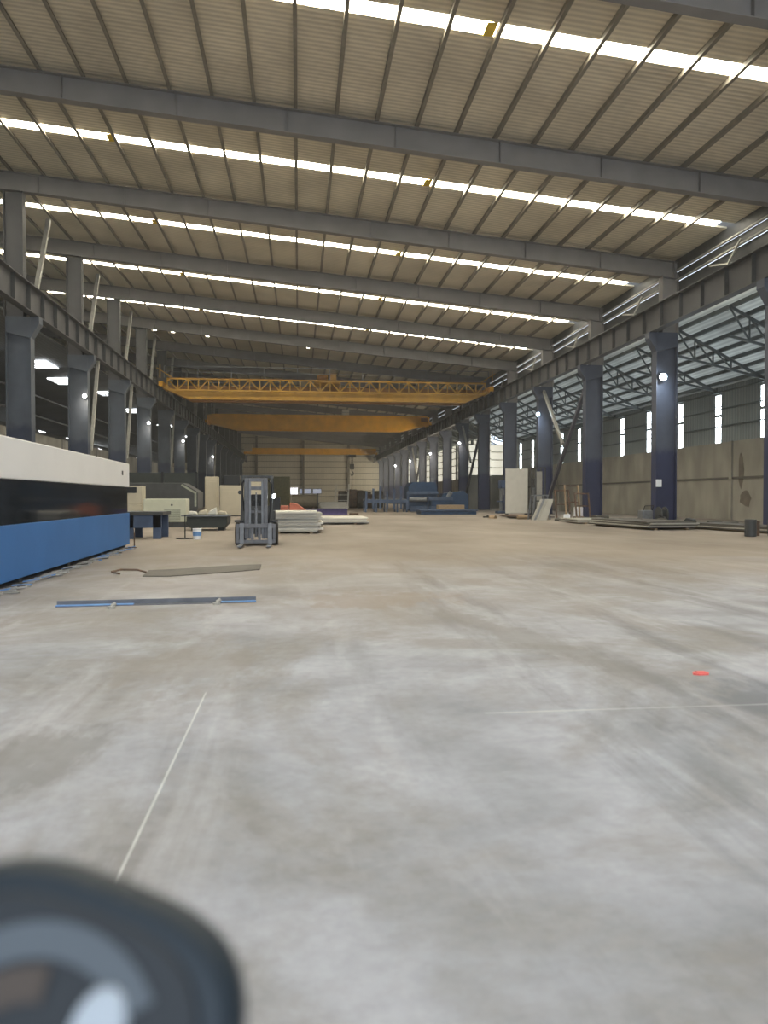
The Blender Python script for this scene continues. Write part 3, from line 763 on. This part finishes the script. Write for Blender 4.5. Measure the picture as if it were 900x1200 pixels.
# stand with round foot
t = thing('floor_stand', 'thin black stand with a round foot beside the white bucket', 'stand', (-3.83, 26.6, 0))
MB().tube((0,0,0), (0,0,.03), .3, 20).build('foot', 'black', t)
MB().tube((0,0,.03), (0,0,.78), .018, 8).build('pole', 'black', t)
B(-.03, .25, -.03, .03, .78, .81).build('arm', 'black', t)
t = thing('paint_bucket', 'white and blue plastic bucket on the floor left of the forklift', 'bucket', (-3.38, 26.2, 0))
MB().tube((0,0,0), (0,0,.34), .12, 18, .145).build('bucket_body', 'white_clean', t)
MB().tube((0,0,.12), (0,0,.26), .1375, 18, .145).build('label_band', 'bright_blue', t)
MB().tube((0,0,.341), (0,0,.37), .15, 18).build('lid', 'white_clean', t)

# ------------------------------------------------------------------ forklift
t = thing('forklift', 'grey counterbalance forklift facing the camera with upright mast', 'forklift', (-1.23, 22.6, 0))
def P(name, mb, mat, par=t, bev=0.006, **k): return mb.build(name, mat, par, bev, **k)
for s in (-1, 1):
    P('mast_rail', MB().box(s*.27-.06, s*.27+.06, -.06, .06, .2, 1.95).box(s*.27-.02*s-.02, s*.27-.02*s+.02, -.1, -.06, .2, 1.95), 'lift_grey')
    P('inner_mast_rail', MB().box(s*.18-.03, s*.18+.03, .0, .07, .2, 1.86), 'grey_steel')
P('mast_crossbar', MB().box(-.33, .33, .02, .1, 1.86, 1.96).box(-.21, .21, .02, .08, 1.62, 1.72), 'lift_grey')
P('mast_crossbar', MB().box(-.30, .30, .075, .12, .95, 1.02), 'lift_grey')
P('lift_cylinder', MB().tube((0,.03,.25), (0,.03,1.1), .045, 12).tube((0,.03,1.1), (0,.03,1.55), .02, 10), 'grey_steel', bev=0)
P('hydraulic_hose', MB().path([(.36,-.02,1.9), (.45,-.02,1.8), (.45,0,1.4), (.4,.02,1.0), (.35,.02,.6)], .022), 'black', bev=0)
P('hydraulic_hose', MB().path([(-.33,-.02,1.9), (-.40,-.02,1.8), (-.38,0,1.4), (-.35,.02,1.0)], .022), 'black', bev=0)
P('fork_carriage', MB().box(-.56, .56, -.17, -.11, .52, .64).box(-.56, .56, -.17, -.11, .08, .18).box(-.56, -.48, -.16, -.11, .18, .52).box(.48, .56, -.16, -.11, .18, .52).box(-.14, -.06, -.16, -.11, .18, .52).box(.06, .14, -.16, -.11, .18, .52), 'lift_grey')
for s in (-1, 1):
    P('fork', MB().box(s*.40-.06, s*.40+.06, -.22, -.175, .03, .66).box(s*.40-.06, s*.40+.06, -1.25, -.175, .03, .07), 'grey_steel')
    P('front_wheel', MB().tube((s*.44,.38,.33), (s*.62,.38,.33), .33, 24), 'rubber', bev=.02)
    P('rear_wheel', MB().tube((s*.40,1.75,.26), (s*.55,1.75,.26), .26, 24), 'rubber', bev=.02)
    P('fender', MB().box(s*.5-.13, s*.5+.13, .1, .75, .68, .74), 'black')
    P('headlight', MB().tube((s*.47,.12,1.55), (s*.47,.2,1.55), .06, 14), 'dark_grey', bev=0)
P('chassis', MB().box(-.48, .48, .15, 2.1, .32, .72), 'dark_grey')
P('dashboard_cowl', MB().prism([(.2,.72),(.55,.72),(.5,1.12),(.3,1.15)], -.45, .45, 'x'), 'dark_grey')
P('counterweight', MB().prism([(1.55,.35),(2.25,.35),(2.35,.7),(2.25,1.0),(1.5,1.0)], -.5, .5, 'x'), 'dark_grey', bev=.03)
P('seat', MB().box(-.25, .25, 1.05, 1.5, .9, 1.02).box(-.24, .24, 1.45, 1.58, 1.02, 1.5), 'black', bev=.03)
P('engine_hood', MB().box(-.35, .35, .95, 1.6, .72, .9), 'dark_grey')
P('steering_wheel', MB().path([(.19*math.cos(a), .62+.08*math.sin(a), 1.22+.12*math.sin(a)) for a in [2*PI*i/14 for i in range(15)]], .015).tube((0,.5,1.1), (0,.62,1.22), .02, 8), 'black', bev=0)
for s in (-1, 1):
    P('overhead_guard_post', MB().bar((s*.45,.42,.75), (s*.42,.62,2.02), .06).bar((s*.42,1.6,2.02), (s*.45,1.85,1.0), .06), 'dark_grey', bev=0)
P('overhead_guard', MB().box(-.46, .46, .6, .66, 2.0, 2.06).box(-.46, .46, 1.58, 1.64, 2.0, 2.06).box(-.46, -.40, .66, 1.58, 2.0, 2.06).box(.40, .46, .66, 1.58, 2.0, 2.06).box(-.2, -.16, .66, 1.58, 2.01, 2.05).box(0, .04, .66, 1.58, 2.01, 2.05).box(.18, .22, .66, 1.58, 2.01, 2.05), 'dark_grey', bev=0)
P('beacon', MB().tube((.5,.4,1.42), (.5,.4,1.5), .05, 12).box(.44, .52, .37, .43, 1.38, 1.42), 'lamp_soft', bev=0)

# ------------------------------------------------------------------ stacks beyond the forklift
def stack(name, cx, cy, lx, ly, n, tk, mats, lab, cat='sheet stack', rz=0, jit=.15, skids=True):
    """every sheet of the pile is an object"""
    r = random.Random(int(abs(cx*31+cy*7)))
    z = 0
    if skids:
        for s in (-1, 1):
            o = MB().box(-ly*.0-.06, .06, -ly/2+.1, ly/2-.1, 0, .08).build('timber_skid', 'wood', loc=(cx+s*lx*.3*math.cos(rz), cy+s*lx*.3*math.sin(rz), 0)); o.rotation_euler = (0,0,rz)
            tag(o, '%s timber skid under %s' % ('left' if s < 0 else 'right', lab), 'timber', 'timber skids')
        z = .08
    for i in range(n):
        m = mats[i % len(mats)]
        l, b = lx/2*(1-r.uniform(0, .08)), ly/2*(1-r.uniform(0, .08))
        o = B(-l, l, -b, b, 0, tk).build(name, m, loc=(cx+r.uniform(-jit, jit), cy+r.uniform(-jit, jit), z))
        o.rotation_euler = (0, 0, rz+r.uniform(-.03, .03))
        pos = 'topmost sheet of' if i == n-1 else ('bottom sheet of' if i == 0 else '%s sheet from the floor in' % ordw(i))
        tag(o, '%s %s' % (pos, lab), 'sheet', lab)
        z += tk+.001
stack('steel_plate', -.15, 31.5, 2.1, 3.2, 11, .07, ['sheet', 'white', 'sheet'], 'the pale plate stack right of the forklift')
t = thing('orange_machine', 'small orange-red machine with a sloping hood behind the forklift', 'machine', (-.55, 38.5, 0))
MB().box(-.35, .05, 0, .8, 0, 1.0).build('body', 'orange', t, .03)
MB().prism([(.06,.6),(.1,1.15),(.45,1.1),(.95,.75),(.95,.6)], .05, .75).build('hood', 'orange', t, .03)
B(.08, .9, .1, .7, 0, .599).build('stand', 'dark_grey', t)
B(-.9, -.37, .1, .7, 0, 1.4).build('motor_block', 'black', t, .02)
stack('steel_plate', 1.9, 41.5, 3.4, 4.0, 4, .07, ['sheet', 'white'], 'the low plate stack behind the pale plates')
o = thing('violet_beam', 'violet-blue painted steel beam lying on the floor in mid hall', 'beam', (2.2, 62, 0), .03)
MB().box(-1.7, 1.7, -.3, .3, .0, .05).box(-1.7, 1.7, -.3, .3, .45, .5).box(-1.7, 1.7, -.04, .04, .05, .45).build('beam_section', 'purple', o)
MB().box(1.9, 2.6, -.2, .4, 0, .14).build('end_block', 'rust', o)
# tank and olive container
t = thing('steel_tank', 'horizontal brown cylindrical tank on saddles before the end wall', 'tank', (.75, 84, 0))
MB().tube((-1.5,0,.95), (1.25,0,.95), .75, 28).build('shell', 'tank', t, .05)
MB().tube((1.26,0,.95), (1.36,0,.95), .9, 28).build('flange', 'dark_grey', t)
for x in (-1.0, .8): B(x-.12, x+.12, -.6, .6, 0, .35).build('saddle', 'rust', t)
t = thing('olive_container', 'olive green tall container panel behind the forklift', 'container', (-3.3, 118, 0))
B(-2.0, 2.0, 0, 2.4, .15, 4.6).build('container_body', 'olive', t, .05)
mb = MB()
for i in range(9): mb.box(-1.9+i*.42, -1.7+i*.42, -.05, -.005, .25, 4.5)
mb.build('corrugation', 'olive', t)
B(-2.0, 2.0, .05, 2.3, 0, .149).build('skid', 'black', t)
stack('steel_plate', 3.9, 89, 3.2, 5, 8, .1, ['white', 'sheet'], 'the distant pale plate stack in mid hall')
# rusty coil pile
rr = random.Random(11)
for i in range(9):
    x = 5.9+(i % 5)*1.15; r_ = rr.uniform(.9, 1.3); y = 101+(i//5)*4+rr.uniform(-.2,.2)
    mbk = MB(); n = 22
    for a in range(n):
        A, Bb = 2*PI*a/n, 2*PI*(a+1)/n
        mbk.hexa([(-.5,r_*.5*math.cos(A),r_*.5*math.sin(A)),(-.5,r_*math.cos(A),r_*math.sin(A)),(-.5,r_*math.cos(Bb),r_*math.sin(Bb)),(-.5,r_*.5*math.cos(Bb),r_*.5*math.sin(Bb)),
                  (.5,r_*.5*math.cos(A),r_*.5*math.sin(A)),(.5,r_*math.cos(A),r_*math.sin(A)),(.5,r_*math.cos(Bb),r_*math.sin(Bb)),(.5,r_*.5*math.cos(Bb),r_*.5*math.sin(Bb))])
    o = mbk.build('rusty_coil', rr.choice(['rust', 'sheet_dark', 'rust']), loc=(x, y, r_)); o.rotation_euler = (0, 0, rr.uniform(-.04, .04))
    tag(o, 'rusty steel coil left of the blue machine, %s from left, %s row' % (ordw(i % 5), ('front', 'back')[i//5]), 'coil', 'rusty coils before the end wall')
t = thing('white_rack', 'pale wire-sided rack beside the rusty coils', 'rack', (5.3, 96, 0))
mb = MB()
for x in (-.8, .8):
    for y in (0, 1.2): mb.bar((x,y,0), (x+.2,y,3.1), .1)
mb.build('rack_posts', 'white', t)
mb = MB()
for z in (.4, 1.0, 1.7, 2.4): mb.box(-.8, .85, -.04, 1.24, z, z+.06)
mb.build('shelf_bars', 'white', t)

# ------------------------------------------------------------------ blue machine line, mid right
t = thing('plate_rolling_machine', 'large dark blue plate processing machine in front of the right columns', 'machine', (12.2, 76, 0))
MB().prism([(-1.3,0.1),(1.6,0.1),(1.6,2.6),(1.4,2.95),(-.9,2.95),(-1.3,2.5)], 0, 3).build('main_housing', 'blue_dark', t, .04)
B(-1.35, 1.7, -.25, -.01, 1.7, 2.0).build('front_beam', 'blue_grey', t, .02)
MB().box(-1.2, 1.5, -.5, -.02, 0, .5).build('bed', 'blue_grey', t, .02)
B(1.0, 1.3, .1, .7, 2.96, 3.35).build('motor_cap', 'grey_steel', t)
MB().tube((-1.25,-.3,1.2), (1.55,-.3,1.2), .22, 16).build('roller', 'grey_steel', t)
t = thing('roller_conveyor', 'blue roller conveyor frame left of the dark blue machine', 'conveyor', (8.2, 72.5, 0))
MB().box(-2.0, 2.2, -.2, -.08, .9, 1.2).box(-2.0, 2.2, 1.8, 1.92, .9, 1.2).build('side_rails', 'blue_grey', t)
for x in (-1.9, -.9, .1, 1.1, 2.0): MB().box(x-.07, x+.07, -.18, -.06, 0, .9).box(x-.07, x+.07, 1.82, 1.94, 0, .9).build('leg', 'blue_grey', t)
mb = MB()
for i in range(11): mb.tube((-1.9+i*.38,-.06,1.15), (-1.9+i*.38,1.8,1.15), .12, 10)
mb.build('rollers', 'grey_steel', t)
mb = MB()
for i in range(7): mb.box(-1.95+i*.66, -1.75+i*.66, -.25, -.19, .3, 2.0+.25*(i % 3))
mb.build('guide_posts', 'blue_grey', t)
t = thing('control_desk', 'blue control desk on legs right of the dark blue machine', 'desk', (13.3, 71.0, 0))
B(-1.3, 1.0, -.5, .6, 1.15, 1.4).build('desk_top', 'blue_grey', t, .02)
B(-1.25, .9, -.4, -.3, .6, 1.15).build('apron', 'blue_dark', t)
for x in (-1.15, .85): B(x-.12, x+.12, -.4, .5, 0, 1.15).build('leg', 'blue_dark', t)
MB().tube((.6,0,1.4), (.9,-.1,1.9), .2, 12).build('handwheel', 'grey_steel', t)
t = thing('lifting_table', 'low flat blue lifting table with a timber block on it', 'table', (12.3, 63.0, 0))
B(-2.5, 2.3, -1.3, 1.3, .28, .40).build('table_top', 'blue_grey', t, .02)
B(-2.4, 2.2, -1.2, 1.2, .0, .26).build('base_frame', 'blue_dark', t)
tag(B(-1.2, 1.0, -.5, .5, 0, .38).build('timber_block', 'wood', loc=(12.7, 63.2, .401), bevel=.02), 'brown timber block lying on the low blue table', 'timber')
t = thing('press_brake', 'dark blue low press body between machine and columns', 'machine', (15.6, 76, 0))
MB().prism([(-1.5,.0),(1.4,.0),(1.4,1.6),(.9,2.1),(-1.2,1.8),(-1.5,1.2)], 0, 1.6).build('press_body', 'blue_dark', t, .03)
# machine clutter between columns
for (x, y, lab, mt) in [(18.4, 58.5, 'dark upright drilling machine between columns left of the white board', 'dark_grey'), (17.9, 66.5, 'dark grey upright drilling machine beside the low blue table', 'blue_grey')]:
    t = thing('drilling_machine', lab, 'machine', (x, y, 0))
    B(-.5, .5, -.5, .5, 0, .2).build('base', mt, t, .02)
    MB().tube((0,.2,.2), (0,.2,2.5), .16, 16).build('pillar', 'grey_steel', t)
    B(-.25, .25, -.6, .4, 2.2, 2.9).build('head', mt, t, .05)
    MB().tube((0,-.45,1.6), (0,-.45,2.2), .07, 12).build('spindle', 'grey_steel', t)
    B(-.45, .45, -.75, .05, 1.0, 1.1).build('work_table', mt, t)
    MB().tube((.25,-.3,2.5), (.5,-.3,2.2), .02, 8).tube((.25,-.3,2.5), (.5,-.3,2.8), .02, 8).build('feed_handle', 'grey_steel', t)

# ------------------------------------------------------------------ white board, rack and scrap by the right columns
def yx(px, Y): return 0
t = thing('white_sheet_board', 'tall pale board standing upright between the right columns', 'board', (16.2, 56.0, 0))
B(-.85, .85, 0, .08, .22, 3.55).build('board', 'white', t, .01)
MB().box(-.8, -.7, -.25, .35, 0, .22).box(.7, .8, -.25, .35, 0, .22).build('feet', 'sheet_dark', t)
t = thing('sheet_rack', 'dark upright steel rack holding narrow plates right of the pale board', 'rack', (17.45, 54.2, 0))
mb = MB()
for x in (-.35, .35):
    for y in (0, 1.0): mb.bar((x,y,0), (x,y,3.6), .09)
mb.box(-.4, .4, -.04, 1.04, 0, .08).box(-.4, .4, -.04, .04, 3.5, 3.6).box(-.4, .4, -.04, .04, 1.1, 1.18)
mb.build('rack_frame', 'dark_grey', t)
B(-.22, .22, .3, .4, .081, 3.3).build('plate', 'sheet', t)
for i in range(4):
    x = 15.1+i*.12
    o = MB().hexa([(-.3,-.03,0),(.2,-.03,0),(.2,.03,0),(-.3,.03,0),(.45,.5,1.3),(.8,.5,1.3),(.8,.56,1.3),(.45,.56,1.3)]).build('leaning_plate', ['sheet', 'grey_steel', 'sheet', 'sheet'][i % 4], loc=(x-.5, 46.2-i*.12, 0))
    tag(o, 'grey plate leaning with others beside the dark rack, %s from the front' % ordw(3-i), 'plate', 'leaning plates by the fourth right column')
t = thing('trestle', 'small grey steel trestle behind the leaning plates', 'trestle', (15.3, 47.4, 0))
MB().bar((-.6,0,0), (-.4,0,1.5), .08).bar((.6,0,0), (.4,0,1.5), .08).bar((-.6,.8,0), (-.4,.8,1.5), .08).bar((.6,.8,0), (.4,.8,1.5), .08).build('legs', 'grey_steel', t)
B(-.5, .5, -.05, .85, 1.5, 1.58).build('top_bar', 'grey_steel', t)
# timber / rusty frames
for i, (x, h) in enumerate([(17.0, 1.9), (17.55, 2.2), (18.15, 1.7)]):
    t = thing('scaffold_frame', 'rusty rectangular frame leaning near the third right column, %s from the left' % ordw(i), 'frame', (x, 48.0-i*.25, 0), 0, 'rusty frames')
    MB().bar((-.45,0,0), (-.45,.4,h), .09).bar((.45,0,0), (.45,.4,h), .09).build('uprights', 'wood' if i == 1 else 'rust', t)
    MB().bar((-.45,.4,h-.05), (.45,.4,h-.05), .09).bar((-.45,.2,h*.5), (.45,.2,h*.5), .07).build('rungs', 'rust', t)
t = thing('plastic_drum', 'white plastic drum at the foot of the third right column', 'drum', (18.55, 49.5, 0))
MB().tube((0,0,0), (0,0,.75), .3, 18).build('drum_body', 'white_clean', t, .03)
MB().tube((0,0,.751), (0,0,.78), .27, 18).build('lid', 'white', t)
t = thing('plastic_drum', 'small white jerrycan on the floor near the rusty frames', 'drum', (15.6, 43.5, 0))
B(-.18, .18, -.12, .12, 0, .42).build('drum_body', 'white_clean', t, .04)
MB().tube((.08,0,.421), (.08,0,.47), .05, 10).build('lid', 'white', t)
# long sheet stacks on the floor along the right columns
stack('steel_sheet', 16.0, 41.0, 2.4, 4.0, 3, .05, ['sheet', 'sheet_dark'], 'the flat pile before the rusty frames', rz=-.1)
stack('steel_sheet', 15.75, 34.3, 2.4, 6.0, 5, .055, ['sheet_dark', 'sheet'], 'the pale sheet pile before the second right column', rz=.06, jit=.15)
stack('steel_sheet', 18.3, 29.6, 1.5, 7.0, 4, .05, ['sheet_dark', 'sheet', 'sheet_dark'], 'the long dark sheet pile near the nearest right column', rz=.06, jit=.12)
stack('steel_sheet', 15.4, 50.8, 2.6, 3.2, 2, .05, ['sheet_dark', 'rust'], 'the low dark pile before the pale board', rz=.1)
for i, (x, y, r_, h, mt) in enumerate([(16.1, 25.9, .2, .62, 'dark_grey'), (16.6, 26.5, .2, .55, 'rust'), (17.2, 26.2, .22, .6, 'dark_grey')]):
    t = thing('steel_drum', '%s small drum at the right edge beyond the sheet piles' % ['dark leftmost', 'rusty middle', 'dark rightmost'][i], 'drum', (x, y, 0), 0, 'small drums at the right edge')
    MB().tube((0,0,0), (0,0,h), r_, 18).build('drum_body', mt, t, .02)
    MB().tube((0,0,h*.33), (0,0,h*.36), r_+.012, 18).tube((0,0,h*.66), (0,0,h*.69), r_+.012, 18).build('hoops', mt, t)
t = thing('welding_set', 'small grey welding set beside the base of the second right column', 'machine', (18.9, 40.2, 0))
B(-.3, .3, -.2, .4, .12, .7).build('case', 'grey_steel', t, .03)
for s in (-1, 1): MB().tube((s*.31,.2,.14), (s*.36,.2,.14), .14, 14).build('wheel', 'rubber', t)
MB().path([(-.25,-.2,.7), (-.25,-.4,.95), (.25,-.4,.95), (.25,-.2,.7)], .02).build('handle', 'black', t)
B(-.2, .2, -.18, -.1, 0, .12).build('foot', 'black', t)
t = thing('cable_reel', 'dark cable reel leaning by the second right column', 'reel', (19.5, 39.6, 0))
MB().tube((-.2,0,.45), (-.14,0,.45), .45, 20).tube((.14,0,.45), (.2,0,.45), .45, 20).build('flanges', 'dark_grey', t)
MB().tube((-.14,0,.45), (.14,0,.45), .3, 18).build('cable', 'black', t)

# loose pieces along the right row
rr = random.Random(21)
spots_ = [(15.6,44.6),(16.6,45.0),(17.3,44.2),(18.2,45.6),(18.9,47.2),(19.2,44.0),(17.9,36.3),(18.7,37.4),(17.2,38.0),(19.3,36.2),(19.6,33.8),(19.7,25.2),(18.4,24.7),(19.7,35.2),(13.1,52.4),(12.9,50.2),(14.0,48.2),(19.85,27.6)]
for i, (x, y) in enumerate(spots_):
    mb = MB(); h = rr.uniform(.12, .4); k = i % 3
    if k == 0: mb.prism([(-.3,0),(.28,0),(.2,h),(-.1,h*1.2),(-.28,h*.6)], -.2, .2)
    elif k == 1: mb.tube((0,0,.13), (.75,.15,.13), .13, 12)
    else: mb.bar((-.5,-.1,.05), (.5,.1,.05), .12, .1).bar((-.3,-.25,.14), (.35,.3,.14), .1, .08)
    o = mb.build(['steel_block', 'pipe_offcut', 'angle_offcut'][k], rr.choice(['sheet_dark', 'rust', 'dark_grey', 'sheet_dark', 'wood']), loc=(x, y, 0)); o.rotation_euler = (0,0,rr.uniform(-1, 1) if k != 1 else rr.uniform(-.3, .3))
    tag(o, '%s in the scrap by the right columns, %s piece of it' % (['rough block', 'short pipe offcut', 'crossed bars'][k], ordw(i)), 'scrap', 'loose scrap by the right columns')
t = thing('hose_coil', 'loose black hose looped on the floor at the second right column', 'hose', (19.0, 38.6, 0))
MB().path([(.38*math.cos(a)*(1-.02*i), .38*math.sin(a)*(1-.02*i), .03+.012*i) for i, a in enumerate([2*PI*j/14 for j in range(36)])], .025, 6).build('hose', 'black', t)
# ------------------------------------------------------------------ small things on the floor
t = thing('steel_angle', 'long thin steel angle with light blue ends on the grey floor', 'steel bar', (-3.08, 10.15, 0), math.atan2(.2, 2.51))
L = 2.52
MB().box(0, L, 0, .1, .0, .012).box(0, L, .088, .1, .012, .07).build('angle_bar', 'lift_grey', t)
MB().box(0, .95, .0, .087, .0125, .022).build('blue_film', 'bright_blue', t)
MB().box(2.05, L, .0, .087, .0125, .022).build('blue_film', 'bright_blue', t)
for i, (x, y) in enumerate([(-2.35, 9.98), (-1.07, 10.2)]):
    o = MB().tube((0,0,0), (0,0,.03), .05, 10).tube((0,0,.03), (.05,.02,.065), .025, 8).build('metal_clip', 'sheet', loc=(x, y, 0))
    tag(o, 'small pale metal clip on the floor under the %s end of the blue angle' % ('left', 'right')[i], 'clip')
pts = [(-3.3,14.3), (-3.2,14.05), (-2.9,14.0), (-2.6,14.25), (-2.45,14.5)]
t = thing('bent_steel_strip', 'long rusty bent steel strip with curled wire end lying on the floor', 'scrap', (0, 0, 0))
mb = MB(); P_ = [(-2.75,14.25,.30), (-2.3,14.3,.42), (-1.7,14.7,.45), (-1.1,15.1,.40), (-.75,15.3,.28)]
for (a, b) in zip(P_[:-1], P_[1:]):
    mb.hexa([(a[0],a[1]-a[2],0.0),(b[0],b[1]-b[2],0.0),(b[0],b[1]+b[2],.04),(a[0],a[1]+a[2],.04),(a[0],a[1]-a[2],.015),(b[0],b[1]-b[2],.015),(b[0],b[1]+b[2],.06),(a[0],a[1]+a[2],.06)])
mb.build('strip', 'sheet_dark', t)
MB().path([(-2.75,14.4,.03), (-3.0,14.75,.05), (-3.3,14.7,.06), (-3.38,14.4,.05), (-3.2,14.2,.03)], .018).build('curled_wire', 'rust', t)
o = MB().prism([(-.07,-.02),(-.03,-.05),(.05,-.04),(.08,.01),(.03,.05),(-.04,.04)], 0, .014, 'z').box(-.03, .04, -.02, .02, .014, .022).build('red_scrap', 'red', loc=(3.16, 5.75, 0))
tag(o, 'small torn red plastic scrap lying on the grey floor at the right', 'scrap')

# ------------------------------------------------------------------ out-of-focus handlebar console in the bottom left corner
t = thing('scooter_console', 'blurred dark rounded scooter console with grey arc and pale oval dial, bottom left corner', 'scooter', (-.173, .505, 0))
def sq(rx, ry, n=40, e=3.2):
    return [(rx*abs(math.cos(a))**(2/e)*(1 if math.cos(a) >= 0 else -1), ry*abs(math.sin(a))**(2/e)*(1 if math.sin(a) >= 0 else -1)) for a in [2*PI*i/n for i in range(n)]]
fw = Vector((math.sin(.1106), math.cos(.1106), -.02)).normalized()
def lay(pts2, depth):  # console face plane: tilted towards the rider
    tilt = math.radians(30)
    ux = Vector((math.cos(-.1106-.0), math.sin(-.1106), 0)); rot = math.radians(-18)
    uy = Vector((math.sin(.1106)*math.sin(tilt), math.cos(.1106)*math.sin(tilt), math.cos(tilt)))
    nz = ux.cross(uy)
    out = []
    for (x, y), d in zip(pts2, depth if isinstance(depth, list) else [depth]*len(pts2)):
        a = x*math.cos(rot)-y*math.sin(rot); b = x*math.sin(rot)+y*math.cos(rot)
        out.append(Vector((0, 0, 1.026))+ux*a+uy*b+nz*d)
    return out
def loft(rings, name, mat, **k):
    mb = MB(); n = len(rings[0]); vs = [p for r in rings for p in r]; fs = []
    for j in range(len(rings)-1):
        for i in range(n): fs.append((j*n+i, j*n+(i+1) % n, (j+1)*n+(i+1) % n, (j+1)*n+i))
    fs += [tuple(range(n))[::-1], tuple(range((len(rings)-1)*n, len(rings)*n))]
    return mb.poly(vs, fs).build(name, mat, t, **k)
R = .125
loft([lay(sq(R*.6, R*.6), -.07), lay(sq(R*.9, R*.9), -.055), lay(sq(R, R), -.02), lay(sq(R*.98, R*.98), 0), lay(sq(R*.93, R*.93), .012), lay(sq(R*.86, R*.86), .014)], 'hood_shell', 'hood', smooth=True)
loft([lay(sq(R*.82, R*.82), .0145), lay(sq(R*.80, R*.80), .018)], 'face_panel', 'hood_face')
def arc(r0, r1, a0, a1, d0, d1, name, mat, n=20):
    mb = MB(); ring = lambda r, d: lay([(r*math.cos(a0+(a1-a0)*i/n), r*math.sin(a0+(a1-a0)*i/n)) for i in range(n+1)], d)
    A, B_, C_, D_ = ring(r0, d0), ring(r1, d0), ring(r0, d1), ring(r1, d1)
    for i in range(n): mb.hexa([A[i], B_[i], B_[i+1], A[i+1], C_[i], D_[i], D_[i+1], C_[i+1]])
    return mb.build(name, mat, t)
arc(.070, .092, math.radians(48), math.radians(135), .0185, .021, 'grey_arc', 'hood_arc')
arc(.045, .066, math.radians(100), math.radians(140), .0185, .021, 'brown_arc', 'hood_brown')
loft([lay([(.034+.018*math.cos(a), .043+.026*math.sin(a)) for a in [2*PI*i/28 for i in range(28)]], .0185), lay([(.034+.016*math.cos(a), .043+.023*math.sin(a)) for a in [2*PI*i/28 for i in range(28)]], .024)], 'dial', 'dial')
loft([lay([(.003+.014*math.cos(a), .008+.014*math.sin(a)) for a in [2*PI*i/20 for i in range(20)]], .0185), lay([(.003+.012*math.cos(a), .008+.012*math.sin(a)) for a in [2*PI*i/20 for i in range(20)]], .022)], 'indicator', 'hood_arc')
MB().tube((0,.04,1.03), (0,.16,.55), .035, 14).build('steering_column', 'black', t)
MB().tube((-.33,-.02,.985), (.0,.05,.97), .013, 10).tube((0,.05,.97), (.13,.03,.95), .013, 10).build('handlebar', 'black', t)
for s in (-1, 1): MB().tube((s*.06,.15,.6), (s*.06,.28,.25), .018, 10).build('fork', 'grey_steel', t)
MB().prism([(.28+.25*math.cos(a), .25+.25*math.sin(a)) for a in [2*PI*i/28 for i in range(28)]], -.04, .04, 'x').build('front_wheel', 'rubber', t, .015)
